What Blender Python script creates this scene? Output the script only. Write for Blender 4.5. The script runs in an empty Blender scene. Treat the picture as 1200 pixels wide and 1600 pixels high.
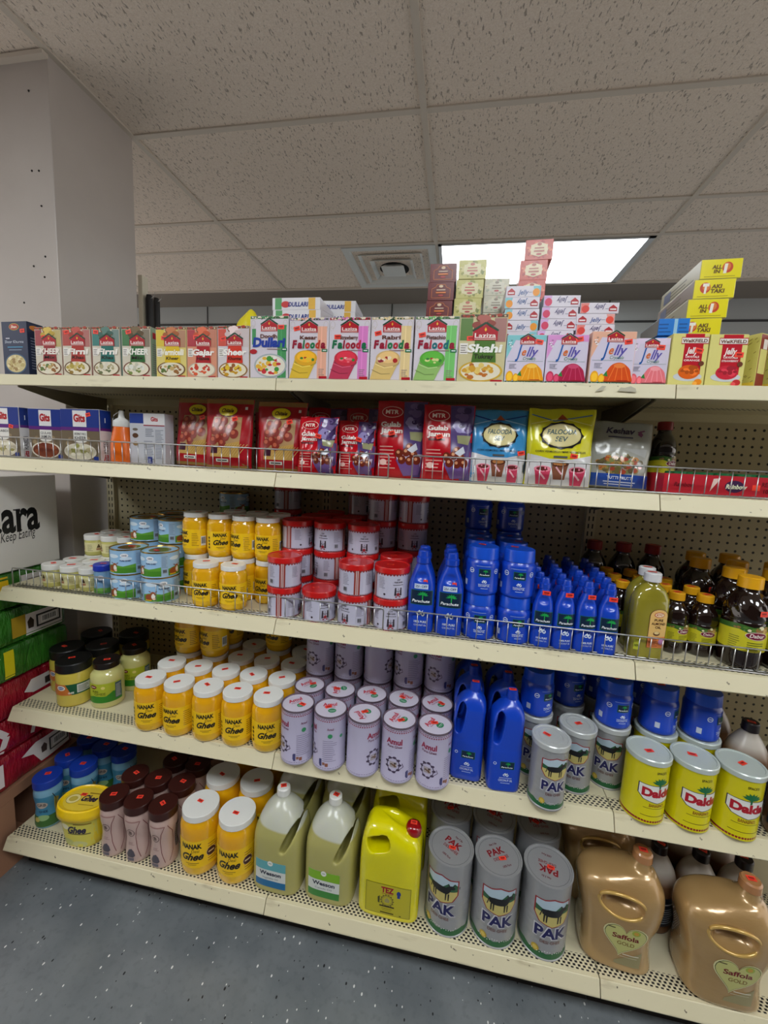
import bpy, bmesh, math, random
from mathutils import Vector, Matrix
from mathutils.bvhtree import BVHTree
R_ = random.Random(7)
PI = math.pi
scene = bpy.context.scene
COL = scene.collection

# ------------------------------------------------------------------ camera
CZ = 1.45
F = 636.85
ROT = [[0.9839232339174157, 0.17222795025932874, 0.04725042758499285],
       [0.0688407883616974, -0.12162569097368513, -0.9901859103991095],
       [-0.1647908238198792, 0.9775196798247305, -0.1315266510640399]]
cam_data = bpy.data.cameras.new('camera')
cam = bpy.data.objects.new('camera', cam_data); COL.objects.link(cam)
cam_data.sensor_fit = 'HORIZONTAL'; cam_data.sensor_width = 36.0
cam_data.lens = 36.0 * F / 1200.0
cam_data.clip_start = 0.02
r0, r1, r2 = [Vector(r) for r in ROT]
cam.matrix_world = Matrix(((r0.x, -r1.x, -r2.x, 0), (r0.y, -r1.y, -r2.y, 0), (r0.z, -r1.z, -r2.z, CZ), (0, 0, 0, 1)))
scene.camera = cam
scene.view_settings.view_transform = 'Standard'
scene.view_settings.look = 'None'
scene.view_settings.gamma = 1.0
scene.view_settings.use_curve_mapping = False
scene.view_settings.exposure = 0.2

# ------------------------------------------------------------------ world and lamps
world = bpy.data.worlds.new('world'); scene.world = world; world.use_nodes = True
world.node_tree.nodes['Background'].inputs[0].default_value = (0.95, 0.88, 0.82, 1)
world.node_tree.nodes['Background'].inputs[1].default_value = 1.3
LAMP_FAR = 5.0       # emission of the visible panel
LAMP_AISLE = 15.5     # emission of the panels over the aisle

# ------------------------------------------------------------------ materials
def lin(c):
    c = c / 255.0
    return c / 12.92 if c <= 0.04045 else ((c + 0.055) / 1.055) ** 2.4
def rgb(c): return (lin(c[0]), lin(c[1]), lin(c[2]), 1)
_m = {}
def mat(c, rough=0.5, metal=0.0, coat=0.0, trans=0.0, sub=0.0, alpha=1.0, spec=0.5):
    k = (tuple(c), rough, metal, coat, trans, sub, alpha, spec)
    if k in _m: return _m[k]
    m = bpy.data.materials.new('paint'); m.use_nodes = True
    b = m.node_tree.nodes['Principled BSDF']
    b.inputs['Base Color'].default_value = rgb(c)
    b.inputs['Roughness'].default_value = rough
    b.inputs['Metallic'].default_value = metal
    b.inputs['Coat Weight'].default_value = coat
    b.inputs['Coat Roughness'].default_value = 0.08
    b.inputs['Transmission Weight'].default_value = trans
    b.inputs['Specular IOR Level'].default_value = spec
    if sub:
        b.inputs['Subsurface Weight'].default_value = sub
        b.inputs['Subsurface Radius'].default_value = (0.02, 0.015, 0.005)
    b.inputs['Alpha'].default_value = alpha
    _m[k] = m
    return m
def ink(c, rough=0.35, metal=0.0): return mat(c, rough, metal)

class NT:
    """small helper for procedural node materials"""
    def __init__(s, name):
        s.m = bpy.data.materials.new(name); s.m.use_nodes = True
        s.t = s.m.node_tree; s.b = s.t.nodes['Principled BSDF']
        tc = s.t.nodes.new('ShaderNodeTexCoord'); s.co = tc.outputs['Object']
        sp = s.t.nodes.new('ShaderNodeSeparateXYZ'); s.t.links.new(s.co, sp.inputs[0])
        s.x, s.y, s.z = sp.outputs
    def M(s, op, a, b=None, c=None):
        n = s.t.nodes.new('ShaderNodeMath'); n.operation = op
        for i, v in enumerate((a, b, c)):
            if v is None: continue
            if isinstance(v, (int, float)): n.inputs[i].default_value = v
            else: s.t.links.new(v, n.inputs[i])
        return n.outputs[0]
    def scl(s, v, sc):
        n = s.t.nodes.new('ShaderNodeVectorMath'); n.operation = 'MULTIPLY'
        s.t.links.new(v, n.inputs[0]); n.inputs[1].default_value = sc
        return n.outputs[0]
    def noise(s, scale, detail=3, vec=None, rough=0.5):
        n = s.t.nodes.new('ShaderNodeTexNoise'); n.inputs['Scale'].default_value = scale
        n.inputs['Detail'].default_value = detail; n.inputs['Roughness'].default_value = rough
        s.t.links.new(vec or s.co, n.inputs['Vector']); return n.outputs[0]
    def voro(s, scale, vec=None):
        n = s.t.nodes.new('ShaderNodeTexVoronoi'); n.inputs['Scale'].default_value = scale
        s.t.links.new(vec or s.co, n.inputs['Vector']); return n.outputs['Distance'], n.outputs['Color']
    def mix(s, f, a, b):
        n = s.t.nodes.new('ShaderNodeMix'); n.data_type = 'RGBA'
        if isinstance(f, (int, float)): n.inputs[0].default_value = f
        else: s.t.links.new(f, n.inputs[0])
        for i, v in ((6, a), (7, b)):
            if isinstance(v, tuple): n.inputs[i].default_value = rgb(v)
            else: s.t.links.new(v, n.inputs[i])
        return n.outputs[2]
    def step(s, v, lo, hi):
        n = s.t.nodes.new('ShaderNodeMapRange'); n.inputs[1].default_value = lo; n.inputs[2].default_value = hi
        s.t.links.new(v, n.inputs[0]); return n.outputs[0]
    def bump(s, h, st, dist=0.002):
        n = s.t.nodes.new('ShaderNodeBump'); n.inputs['Strength'].default_value = st; n.inputs['Distance'].default_value = dist
        s.t.links.new(h, n.inputs['Height']); s.t.links.new(n.outputs[0], s.b.inputs['Normal'])
    def color(s, c): s.t.links.new(c, s.b.inputs['Base Color'])
    def set(s, rough=.5, metal=0, **k):
        s.b.inputs['Roughness'].default_value = rough; s.b.inputs['Metallic'].default_value = metal
        for a, v in k.items(): s.b.inputs[a.replace('_', ' ')].default_value = v
        return s.m

def m_ceiling():
    n = NT('ceiling_tile')
    v = n.scl(n.co, (1.0, .33, 1.0))
    f = n.step(n.noise(170, 2, v), .60, .68)
    g = n.step(n.noise(420, 2), .52, .72)
    fine = n.step(n.noise(160, 3), .35, .7)
    base = n.mix(fine, (226, 212, 198), (236, 224, 212))
    c = n.mix(n.M('MULTIPLY', f, .62), base, (92, 80, 70))
    c = n.mix(n.M('MULTIPLY', g, .28), c, (110, 98, 88))
    n.color(c); n.bump(n.M('ADD', f, n.M('MULTIPLY', g, .4)), -.5, .002)
    return n.set(.95)
def m_floor():
    n = NT('epoxy_floor')
    base = n.mix(n.step(n.noise(6, 5), .3, .7), (100, 106, 110), (124, 129, 132))
    base = n.mix(n.M('MULTIPLY', n.step(n.noise(60, 4), .52, .7), .35), base, (88, 93, 98))
    vv = n.scl(n.co, (1, .62, 1))
    d, c = n.voro(125, vv)
    sp = n.t.nodes.new('ShaderNodeSeparateColor'); n.t.links.new(c, sp.inputs[0])
    w = n.M('MULTIPLY', n.M('LESS_THAN', d, n.M('MULTIPLY', sp.outputs[1], .34)), n.M('GREATER_THAN', sp.outputs[0], .89))
    k = n.M('MULTIPLY', n.M('LESS_THAN', d, n.M('MULTIPLY', sp.outputs[1], .34)), n.M('LESS_THAN', sp.outputs[0], .09))
    base = n.mix(w, base, (225, 225, 222)); base = n.mix(k, base, (18, 18, 20))
    n.color(base); n.bump(n.noise(30, 3), .15, .002)
    return n.set(.3)
def m_cream(name, perf=None, scuff=.5, low=False):
    n = NT(name)
    c = n.mix(n.noise(3, 3), (212, 203, 170), (220, 212, 181))
    s1 = n.step(n.noise(9, 6, n.scl(n.co, (.6, 2, 3))), .60, .72)
    c = n.mix(n.M('MULTIPLY', s1, scuff), c, (168, 155, 122))
    sp = n.step(n.noise(70, 2), .72, .75)
    c = n.mix(n.M('MULTIPLY', sp, scuff), c, (80, 72, 58))
    if low:   # grimy lower rim of the kick-height lip
        z = n.step(n.z, -.028, -.043)
        g = n.M('MULTIPLY', z, n.step(n.noise(14, 5, n.scl(n.co, (1, 1, 4))), .40, .6))
        c = n.mix(g, c, (96, 86, 68))
    if perf is not None:
        yy = n.M('SUBTRACT', n.y, perf)          # distance behind the front edge
        row = n.M('DIVIDE', yy, .0075)
        ri = n.M('FLOOR', row)
        xs = n.M('ADD', n.M('DIVIDE', n.x, .0127), n.M('MULTIPLY', n.M('MODULO', ri, 2.0), .5))
        fx = n.M('ABSOLUTE', n.M('SUBTRACT', n.M('FRACT', n.M('ADD', xs, 100.0)), .5))
        fy = n.M('ABSOLUTE', n.M('SUBTRACT', n.M('FRACT', row), .5))
        h = n.M('MULTIPLY', n.M('LESS_THAN', fx, .27), n.M('LESS_THAN', fy, .34))
        rg = n.M('MULTIPLY', n.M('GREATER_THAN', yy, .010), n.M('LESS_THAN', yy, .0475))
        rg2 = n.M('MULTIPLY', n.M('GREATER_THAN', yy, .30), n.M('LESS_THAN', yy, .34))
        h = n.M('MULTIPLY', h, n.M('MAXIMUM', rg, rg2))
        c = n.mix(h, c, (16, 14, 12))
    n.color(c)
    return n.set(.42)
def m_peg():
    n = NT('pegboard')
    c = n.mix(n.noise(4, 2), (178, 166, 134), (188, 177, 146))
    fx = n.M('SUBTRACT', n.M('FRACT', n.M('DIVIDE', n.x, .0254)), .5)
    fz = n.M('SUBTRACT', n.M('FRACT', n.M('DIVIDE', n.z, .0254)), .5)
    d = n.M('SQRT', n.M('ADD', n.M('MULTIPLY', fx, fx), n.M('MULTIPLY', fz, fz)))
    n.color(n.mix(n.M('LESS_THAN', d, .16), c, (14, 12, 10)))
    return n.set(.5)
def m_upright():
    n = NT('slotted_upright')
    fz = n.M('ABSOLUTE', n.M('SUBTRACT', n.M('FRACT', n.M('DIVIDE', n.z, .0254)), .5))
    ax = n.M('ABSOLUTE', n.M('SUBTRACT', n.M('ABSOLUTE', n.x), .0065))
    h = n.M('MULTIPLY', n.M('LESS_THAN', fz, .30), n.M('LESS_THAN', ax, .0022))
    n.color(n.mix(h, (200, 189, 158), (14, 12, 10)))
    return n.set(.45)
def m_pillar():
    n = NT('pillar_paint')
    c = n.mix(n.noise(5, 4), (176, 168, 163), (190, 182, 176))
    c = n.mix(n.M('MULTIPLY', n.step(n.noise(2.2, 5), .55, .75), .25), c, (160, 150, 142))
    n.color(c); n.bump(n.noise(18, 3), .1, .003)
    return n.set(.38)
def m_foil(c, c2=None, rough=.25, scale=26, st=.5, metal=.0):
    n = NT('foil')
    n.color(n.mix(n.step(n.noise(8, 2), .4, .6), c, c2 or c))
    n.bump(n.noise(scale, 3), st, .004)
    return n.set(rough, metal)
def m_fill(level, top, low, rough=.25, sub=.0):
    """translucent plastic jug: empty above the oil level, oil colour below"""
    n = NT('filled_plastic')
    n.color(n.mix(n.step(n.M('ADD', n.z, n.M('MULTIPLY', n.x, .1)), level - .003, level + .003), low, top))
    m = n.set(rough)
    if sub:
        n.b.inputs['Subsurface Weight'].default_value = sub
        n.b.inputs['Subsurface Radius'].default_value = (.03, .03, .012)
        n.b.inputs['Subsurface Scale'].default_value = 1.0
    return m
WIRE = mat((176, 176, 176), .28, .9)

# ------------------------------------------------------------------ mesh helpers
def link(name, me, parent=None, loc=(0, 0, 0), rot=0):
    o = bpy.data.objects.new(name, me); COL.objects.link(o)
    o.parent = parent; o.location = loc; o.rotation_euler[2] = rot
    return o
def finish(bm, name, mats, smooth=False):
    me = bpy.data.meshes.new(name); bm.to_mesh(me); bm.free()
    for m in (mats if isinstance(mats, (list, tuple)) else [mats]): me.materials.append(m)
    if smooth:
        for p in me.polygons: p.use_smooth = True
    return me
def smooth_by_angle(me, ang=40):
    for p in me.polygons: p.use_smooth = True
    bm = bmesh.new(); bm.from_mesh(me)
    for e in bm.edges:
        e.smooth = not (len(e.link_faces) == 2 and e.calc_face_angle(0) > math.radians(ang))
    bm.to_mesh(me); bm.free()
    return me
def bm_box(bm, x0, x1, y0, y1, z0, z1, bev=0, mi=0, M=None):
    vs = [bm.verts.new(Vector(p)) for p in [(x0,y0,z0),(x1,y0,z0),(x1,y1,z0),(x0,y1,z0),(x0,y0,z1),(x1,y0,z1),(x1,y1,z1),(x0,y1,z1)]]
    fs = [bm.faces.new([vs[i] for i in f]) for f in [(3,2,1,0),(4,5,6,7),(0,1,5,4),(1,2,6,5),(2,3,7,6),(3,0,4,7)]]
    for f in fs: f.material_index = mi
    if bev:
        es = list({e for f in fs for e in f.edges})
        r = bmesh.ops.bevel(bm, geom=es, offset=bev, segments=2, affect='EDGES', profile=.6)
        vs = list({v for f in r['faces'] for v in f.verts} | {v for v in vs if v.is_valid})
    if M is not None:
        bmesh.ops.transform(bm, matrix=M, verts=[v for v in vs if v.is_valid])
def box_mesh(name, x0, x1, y0, y1, z0, z1, m, bev=0):
    bm = bmesh.new(); bm_box(bm, x0, x1, y0, y1, z0, z1, bev)
    return finish(bm, name, m)
def lathe(name, prof, m, n=40, fn=None, ang=35, mi=None, caps=True):
    """prof: list of (z, r); fn(theta, z, r) may change the radius"""
    if name in ('lid', 'cap') and ang == 35: ang = 24
    bm = bmesh.new(); rings = []
    for z, r in prof:
        ring = []
        for k in range(n):
            t = 2 * PI * k / n
            rr = fn(t, z, r) if fn else r
            ring.append(bm.verts.new((rr * math.sin(t), -rr * math.cos(t), z)))
        rings.append(ring)
    for i in range(len(rings) - 1):
        a, b = rings[i], rings[i + 1]
        for k in range(n):
            f = bm.faces.new((a[k], a[(k + 1) % n], b[(k + 1) % n], b[k]))
            if mi: f.material_index = mi(prof[i][0], prof[i + 1][0])
    if caps:
        bm.faces.new(list(reversed(rings[0])))
        f = bm.faces.new(rings[-1])
        if mi: f.material_index = mi(prof[-1][0], 9)
    return smooth_by_angle(finish(bm, name, m), ang)
def loft(name, rings, m, n=48, ang=50, deform=None):
    """rings: (z, rx, ry, p, ox, oy) superellipse sections"""
    bm = bmesh.new(); R = []
    for r in rings:
        z, rx, ry = r[:3]; p = r[3] if len(r) > 3 else 2; ox = r[4] if len(r) > 4 else 0; oy = r[5] if len(r) > 5 else 0
        ring = []
        for k in range(n):
            t = 2 * PI * k / n; s, c = math.sin(t), -math.cos(t)
            x = rx * math.copysign(abs(s) ** (2 / p), s); y = ry * math.copysign(abs(c) ** (2 / p), c)
            v = Vector((x + ox, y + oy, z))
            if deform: v = deform(v)
            ring.append(bm.verts.new(v))
        R.append(ring)
    for a, b in zip(R, R[1:]):
        for k in range(n): bm.faces.new((a[k], a[(k + 1) % n], b[(k + 1) % n], b[k]))
    bm.faces.new(list(reversed(R[0]))); bm.faces.new(R[-1])
    return smooth_by_angle(finish(bm, name, m), ang)
def sample(keys, n):
    """smooth interpolation of loft key rings into n rings"""
    out = []
    L = len(keys[0])
    for i in range(n + 1):
        t = i / n * (len(keys) - 1); k = min(int(t), len(keys) - 2); u = t - k
        p0 = keys[max(k - 1, 0)]; p1 = keys[k]; p2 = keys[k + 1]; p3 = keys[min(k + 2, len(keys) - 1)]
        row = []
        for j in range(L):
            a, b, c, d = p0[j], p1[j], p2[j], p3[j]
            row.append(.5 * ((2*b) + (-a+c)*u + (2*a-5*b+4*c-d)*u*u + (-a+3*b-3*c+d)*u**3))
        out.append(tuple(row))
    return out
def carve(me, cutters, voxel=.003, iters=4, m=None, name='body'):
    o = bpy.data.objects.new('tmp', me); COL.objects.link(o); tmp = [o]
    for c in cutters:
        co = bpy.data.objects.new('tmp', c); COL.objects.link(co); tmp.append(co)
        md = o.modifiers.new('b', 'BOOLEAN'); md.operation = 'DIFFERENCE'; md.object = co; md.solver = 'EXACT'
    if voxel:
        md = o.modifiers.new('r', 'REMESH'); md.mode = 'VOXEL'; md.voxel_size = voxel
        md = o.modifiers.new('s', 'SMOOTH'); md.factor = .6; md.iterations = iters
    bpy.context.view_layer.update()
    dg = bpy.context.evaluated_depsgraph_get()
    r = bpy.data.meshes.new_from_object(o.evaluated_get(dg)); r.name = name
    for t in tmp: bpy.data.objects.remove(t)
    r.materials.clear(); r.materials.append(m)
    for p in r.polygons: p.use_smooth = True; p.material_index = 0
    return r
def ellipsoid(cx, cy, cz, rx, ry, rz, roty=0, p=2.0):
    bm = bmesh.new(); bmesh.ops.create_uvsphere(bm, u_segments=32, v_segments=20, radius=1)
    for v in bm.verts:
        s = (abs(v.co.x)**p + abs(v.co.y)**p + abs(v.co.z)**p) ** (1/p); v.co /= s
    M = Matrix.Translation((cx, cy, cz)) @ Matrix.Rotation(roty, 4, 'Y') @ Matrix.Diagonal((rx, ry, rz, 1))
    bmesh.ops.transform(bm, matrix=M, verts=bm.verts)
    return finish(bm, 'cut', mat((0, 0, 0)))
def tube_bm(bm, pts, r, n=8, mi=0, closed=False):
    pts = [Vector(p) for p in pts]; rings = []
    for i, p in enumerate(pts):
        a = pts[max(i - 1, 0)]; b = pts[min(i + 1, len(pts) - 1)]
        d = (b - a).normalized(); up = Vector((0, 0, 1)) if abs(d.z) < .9 else Vector((1, 0, 0))
        u = d.cross(up).normalized(); w = d.cross(u)
        rings.append([bm.verts.new(p + r * (math.cos(2*PI*k/n) * u + math.sin(2*PI*k/n) * w)) for k in range(n)])
    for a, b in zip(rings, rings[1:]):
        for k in range(n):
            f = bm.faces.new((a[k], a[(k+1) % n], b[(k+1) % n], b[k])); f.material_index = mi; f.smooth = True
    for q in (list(reversed(rings[0])), rings[-1]):
        f = bm.faces.new(q); f.material_index = mi
def tube(name, pts, r, m, n=8):
    bm = bmesh.new(); tube_bm(bm, pts, r, n)
    bmesh.ops.recalc_face_normals(bm, faces=bm.faces)
    return finish(bm, name, m)

# ------------------------------------------------------------------ printed artwork
_tx = {}
def text_mesh(s, bold, shear):
    k = (s, bold, shear)
    if k in _tx: return _tx[k]
    cu = bpy.data.curves.new('t', 'FONT'); cu.body = s; cu.size = 1; cu.offset = bold; cu.shear = shear; cu.resolution_u = 3
    o = bpy.data.objects.new('t', cu); COL.objects.link(o)
    bpy.context.view_layer.update()
    me = bpy.data.meshes.new_from_object(o.evaluated_get(bpy.context.evaluated_depsgraph_get()))
    bpy.data.objects.remove(o)
    vs = [v.co.copy() for v in me.vertices]; ps = [list(p.vertices) for p in me.polygons]
    x0 = min((v.x for v in vs), default=0); x1 = max((v.x for v in vs), default=1)
    _tx[k] = ([(v.x - x0, v.y) for v in vs], ps, x1 - x0)
    bpy.data.meshes.remove(me)
    return _tx[k]
class Art:
    def __init__(s): s.a = []
    def add(s, vs, fs, col, h): s.a.append((vs, fs, col, h)); return s
    def poly(s, pts, col, h=1): return s.add(list(pts), [list(range(len(pts)))], col, h)
    def rect(s, x0, x1, y0, y1, col, h=1): return s.poly([(x0,y0),(x1,y0),(x1,y1),(x0,y1)], col, h)
    def ell(s, cx, cy, rx, ry, col, h=1, n=20, a0=0, a1=2*PI):
        pts = [(cx + rx*math.cos(a0 + (a1-a0)*k/n), cy + ry*math.sin(a0 + (a1-a0)*k/n)) for k in range(n + (a1-a0 < 6.2))]
        return s.poly(pts, col, h)
    def ring(s, cx, cy, rx, ry, t, col, h=1, n=24):
        vs = []; fs = []
        for k in range(n):
            a = 2*PI*k/n; c, q = math.cos(a), math.sin(a)
            vs += [(cx+rx*c, cy+ry*q), (cx+(rx-t)*c, cy+(ry-t)*q)]
            j = (k+1) % n; fs.append([2*k, 2*j, 2*j+1, 2*k+1])
        return s.add(vs, fs, col, h)
    def line(s, pts, w, col, h=1):
        for (x0, y0), (x1, y1) in zip(pts, pts[1:]):
            d = math.hypot(x1-x0, y1-y0) or 1; nx, ny = -(y1-y0)/d*w/2, (x1-x0)/d*w/2
            s.poly([(x0-nx, y0-ny), (x1-nx, y1-ny), (x1+nx, y1+ny), (x0+nx, y0+ny)], col, h)
        return s
    def text(s, t, cx, y, hgt, col, h=2, w=None, shear=0, bold=.02, rot=0, mirror=False):
        v, f, tw = text_mesh(t, bold, shear)
        sy = hgt / .72; sx = (w / tw) if w else sy
        if mirror: sx = -sx
        c, q = math.cos(rot), math.sin(rot); out = []
        for a, b in v:
            X, Y = (a - tw/2) * sx, b * sy
            out.append((cx + X*c - Y*q, y + X*q + Y*c))
        if mirror: f = [list(reversed(p)) for p in f]
        return s.add(out, f, col, h)
    def lines(s, x0, x1, y0, y1, n, col, h=1, t=.35, ragged=True, seed=1):
        """small print shown as thin strokes"""
        r = random.Random(seed); d = (y1 - y0) / n
        for k in range(n):
            e = x1 - (x1-x0) * (r.random()*.35 if ragged else 0)
            s.rect(x0, e, y0 + k*d, y0 + k*d + d*t, col, h)
        return s
    def barcode(s, x0, x1, y0, y1, h=2, bg=(238,238,235)):
        r = random.Random(3); s.rect(x0, x1, y0, y1, bg, h); x = x0 + (x1-x0)*.08
        while x < x1 - (x1-x0)*.1:
            w = (x1-x0) * r.choice((.02, .035, .05)); s.rect(x, x+w, y0+(y1-y0)*.2, y1-(y1-y0)*.1, (20,20,20), h+1); x += w + (x1-x0)*r.choice((.025,.04))
        return s
    def blobs(s, cx, cy, rx, ry, n, cols, size, h=3, seed=1):
        r = random.Random(seed)
        for k in range(n):
            a = r.random()*2*PI; q = math.sqrt(r.random())
            z = size*(.6+.8*r.random())
            s.ell(cx+rx*q*math.cos(a), cy+ry*q*math.sin(a), z, z*(.5+.5*r.random()), r.choice(cols), h + .1*k/n, 8, r.random())
        return s
    def bowl(s, cx, cy, rx, ry, rim, fill, cols, n=26, h=2, seed=1, size=None):
        s.ell(cx, cy, rx, ry, rim, h, 28); s.ell(cx, cy, rx*.9, ry*.87, fill, h+.5, 28)
        return s.blobs(cx, cy, rx*.75, ry*.72, n, cols, size or rx*.13, h+1, seed)
    def build(s, name, fmap, parent, step=None, eps=.00022, rough=.35, vstep=None, metal=0.0, flip=False):
        bm = bmesh.new(); mats = []; idx = {}
        for ai, (vs, fs, col, h) in enumerate(s.a):
            h += ai * .02
            if col not in idx: idx[col] = len(mats); mats.append(ink(col, rough, metal))
            b2 = bmesh.new(); V = [b2.verts.new((x, y, 0)) for x, y in vs]
            for f in fs:
                try: b2.faces.new([V[i] for i in f])
                except ValueError: pass
            for ax, st in ((0, step), (1, vstep)):
                if not st: continue
                lo = min(v[ax] for v in vs); hi = max(v[ax] for v in vs)
                k = math.floor(lo / st) + 1
                while k * st < hi:
                    p = [0, 0, 0]; p[ax] = k*st; nn = [0, 0, 0]; nn[ax] = 1
                    bmesh.ops.bisect_plane(b2, geom=b2.verts[:]+b2.edges[:]+b2.faces[:], plane_co=p, plane_no=nn); k += 1
            mp = {}
            for v in b2.verts: mp[v] = bm.verts.new(fmap(v.co.x, v.co.y, h * eps))
            for f in b2.faces:
                q = [mp[v] for v in f.verts]
                if flip: q.reverse()
                try: nf = bm.faces.new(q)
                except ValueError: continue
                nf.material_index = idx[col]; nf.smooth = bool(step)
            b2.free()
        me = finish(bm, name, mats)
        return link(name, me, parent)
def front(y): return lambda u, v, h: Vector((u, y - h, v))
def side(x): return lambda u, v, h: Vector((x + h, u, v))            # right-hand (+x) side, u runs towards the back
def sideL(x, d): return lambda u, v, h: Vector((x - h, d - u, v))
def topm(z): return lambda u, v, h: Vector((u, v, z + h))
def cyl(r, z0=0, off=0): return lambda u, v, h: Vector(((r+h)*math.sin(u/r+off), -(r+h)*math.cos(u/r+off), v+z0))
def onto(me):
    bvh = BVHTree.FromPolygons([v.co for v in me.vertices], [list(p.vertices) for p in me.polygons])
    def f(u, v, h):
        hit = bvh.ray_cast(Vector((u, -1, v)), Vector((0, 1, 0)))[0]
        if hit is None:
            n = bvh.find_nearest(Vector((u, -.05, v)))[0]; return Vector((n.x, n.y - h - .0004, n.z))
        return Vector((u, hit.y - h - .0004, v))
    return f

# ------------------------------------------------------------------ things
def tag(o, label, cat, group=None, kind=None):
    if label: o['label'] = label
    if cat: o['category'] = cat
    if group: o['group'] = group
    if kind: o['kind'] = kind
    return o
def empty(name, loc=(0, 0, 0), rz=0):
    o = bpy.data.objects.new(name, None); COL.objects.link(o)
    o.empty_display_size = .02; o.location = loc; o.rotation_euler[2] = rz
    return o
def struct(name, me, loc=(0, 0, 0), parent=None):
    o = link(name, me, parent, loc)
    if parent is None: o['kind'] = 'structure'
    return o
class Kind:
    """the first placing moves the thing itself, every later one copies it and its parts"""
    def __init__(s, name, cat, h=0.1):
        s.root = empty(name); s.cat = cat; s.used = False; s.h = h
    def part(s, name, me, loc=(0, 0, 0), rot=0): return link(name, me, s.root, loc, rot)
    def put(s, X, Y, z, rz=0, label=None, group=None, sc=1, tilt=(0, 0), sticker=True):
        if not s.used: r = s.root; s.used = True; kids = list(r.children); s.kids = [(k.location.copy(), k.rotation_euler.copy()) for k in kids]
        else:
            r = s.root.copy(); COL.objects.link(r); kids = []
            for ch in list(s.root.children):
                c = ch.copy(); COL.objects.link(c); c.parent = r; kids.append(c)
                for g in ch.children:
                    d = g.copy(); COL.objects.link(d); d.parent = c
        r.location = (X, Y, z); r.rotation_euler = (tilt[0], tilt[1], rz); r.scale = (sc, sc, sc)
        for k, (l, e) in zip(kids, s.kids):
            if k.name.startswith('price_sticker') and k.get('loose'):
                q = k['loose']; k.location = l + Vector((R_.uniform(-q, q), R_.uniform(-q, q), 0)); k.rotation_euler[2] = -rz + R_.uniform(-.7, .7)
        tag(r, label, s.cat, group)
        return r
RED = (250, 72, 52)
def sticker_mesh(w=.019, h=.011):
    a = Art(); a.rect(-w/2, w/2, -h/2, h/2, RED, 0).rect(-w*.3, w*.32, -h*.1, h*.22, (150, 30, 30), 1).rect(-w*.25, w*.2, -h*.32, -h*.22, (190, 40, 35), 1)
    return a
def top_sticker(k, z, x=0, y=0, loose=.008, w=.019, h=.011):
    o = sticker_mesh(w, h).build('price_sticker', topm(0), k.root); o.location = (x, y, z + .0006)
    o['loose'] = loose; o['label'] = 'small red price sticker'
    return o
def front_sticker(k, x, y, z, w=.017, h=.011, rot=0):
    o = sticker_mesh(w, h).build('price_sticker', front(0), k.root); o.location = (x, y - .0010, z); o.rotation_euler[1] = rot
    o['label'] = 'small red price sticker'
    return o
def XA(px, Y, z):
    """x in metres of the point at depth Y and height z that the photograph shows in pixel column px"""
    a = (px - 600) / F; z = z - CZ
    return (a * (r2.y*Y + r2.z*z) - (r0.y*Y + r0.z*z)) / (r0.x - a*r2.x)
def PT(px, py, Y):
    d = r0 * ((px-600)/F) + r1 * ((py-800)/F) + r2
    t = Y / d.y; return d.x * t, CZ + d.z * t
S1, S2, S3, S4, SB = 1.636, 1.398, .9933, .5861, .1515
XL, XM, XR, XE = -1.3734, -.4592, .4552, 1.3696
NTH = ['first', 'second', 'third', 'fourth', 'fifth', 'sixth', 'seventh', 'eighth', 'ninth']
# ================================================================== the setting
ZC = CZ + 1.283
TX, TY = -1.425, [1.68 - .6096*k for k in range(7, 0, -1)] + [1.68, 2.2987, 2.6136, 3.2267]
YW = 3.57
struct('floor', box_mesh('floor', -4, 4.6, -3, 4, -.05, 0, m_floor()))
struct('ceiling', box_mesh('ceiling', -4, 4.6, -3, 3.24, ZC, ZC + .04, m_ceiling()))
struct('trim_1', box_mesh('border', -4, 4.6, 3.24, YW, ZC, ZC + .04, mat((128, 120, 112), .9)))['label'] = 'dark grey border strip between the ceiling tiles and the far wall'  # last strip of the ceiling, one flat darker colour than the tiles
wp = mat((182, 182, 180), .7)
n = NT('cooler_panel'); n.color(n.mix(n.noise(2, 3), (176, 182, 184), (188, 193, 195)))
panelm = n.set(.75)
struct('wall_far', box_mesh('wall', -4, 4.6, YW, YW + .1, 0, ZC, panelm))
wf = bmesh.new()
for k in range(-2, 4): bm_box(wf, -.62 + k*1.7, -.612 + k*1.7, YW - .004, YW, 0, ZC)
bm_box(wf, -4, 4.6, YW - .006, YW, 2.57, 2.585)
struct('trim_2', finish(wf, 'seams', mat((60, 62, 64), .6)))['label'] = 'dark seams between the far wall panels'
struct('light_block_wall', box_mesh('wall', -9, 9, -3.1, -3, 0, ZC, mat((62, 56, 52), .8)))  # unseen dark wall added to keep world light out of the shelf interiors
# painted pillar
PXR, PY0, PY1 = -1.432, 1.318, 1.684
struct('wall_pillar', box_mesh('pillar', -2.7, PXR, PY0, PY1, 0, ZC - .002, m_pillar(), .004))['label'] = 'grey-beige painted square pillar reaching the ceiling'
bm = bmesh.new()
for px, py in ((45, 142), (50, 267), (61, 267), (65, 322), (71, 401), (53, 416), (70, 433), (38, 473)):
    x, z = PT(px, py, PY0); bmesh.ops.create_uvsphere(bm, u_segments=8, v_segments=6, radius=.0035, matrix=Matrix.Translation((x, PY0, z)))
struct('trim_3', finish(bm, 'screw_holes', mat((30, 26, 24), .8)))['label'] = 'small dark screw holes on the pillar front'
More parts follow.
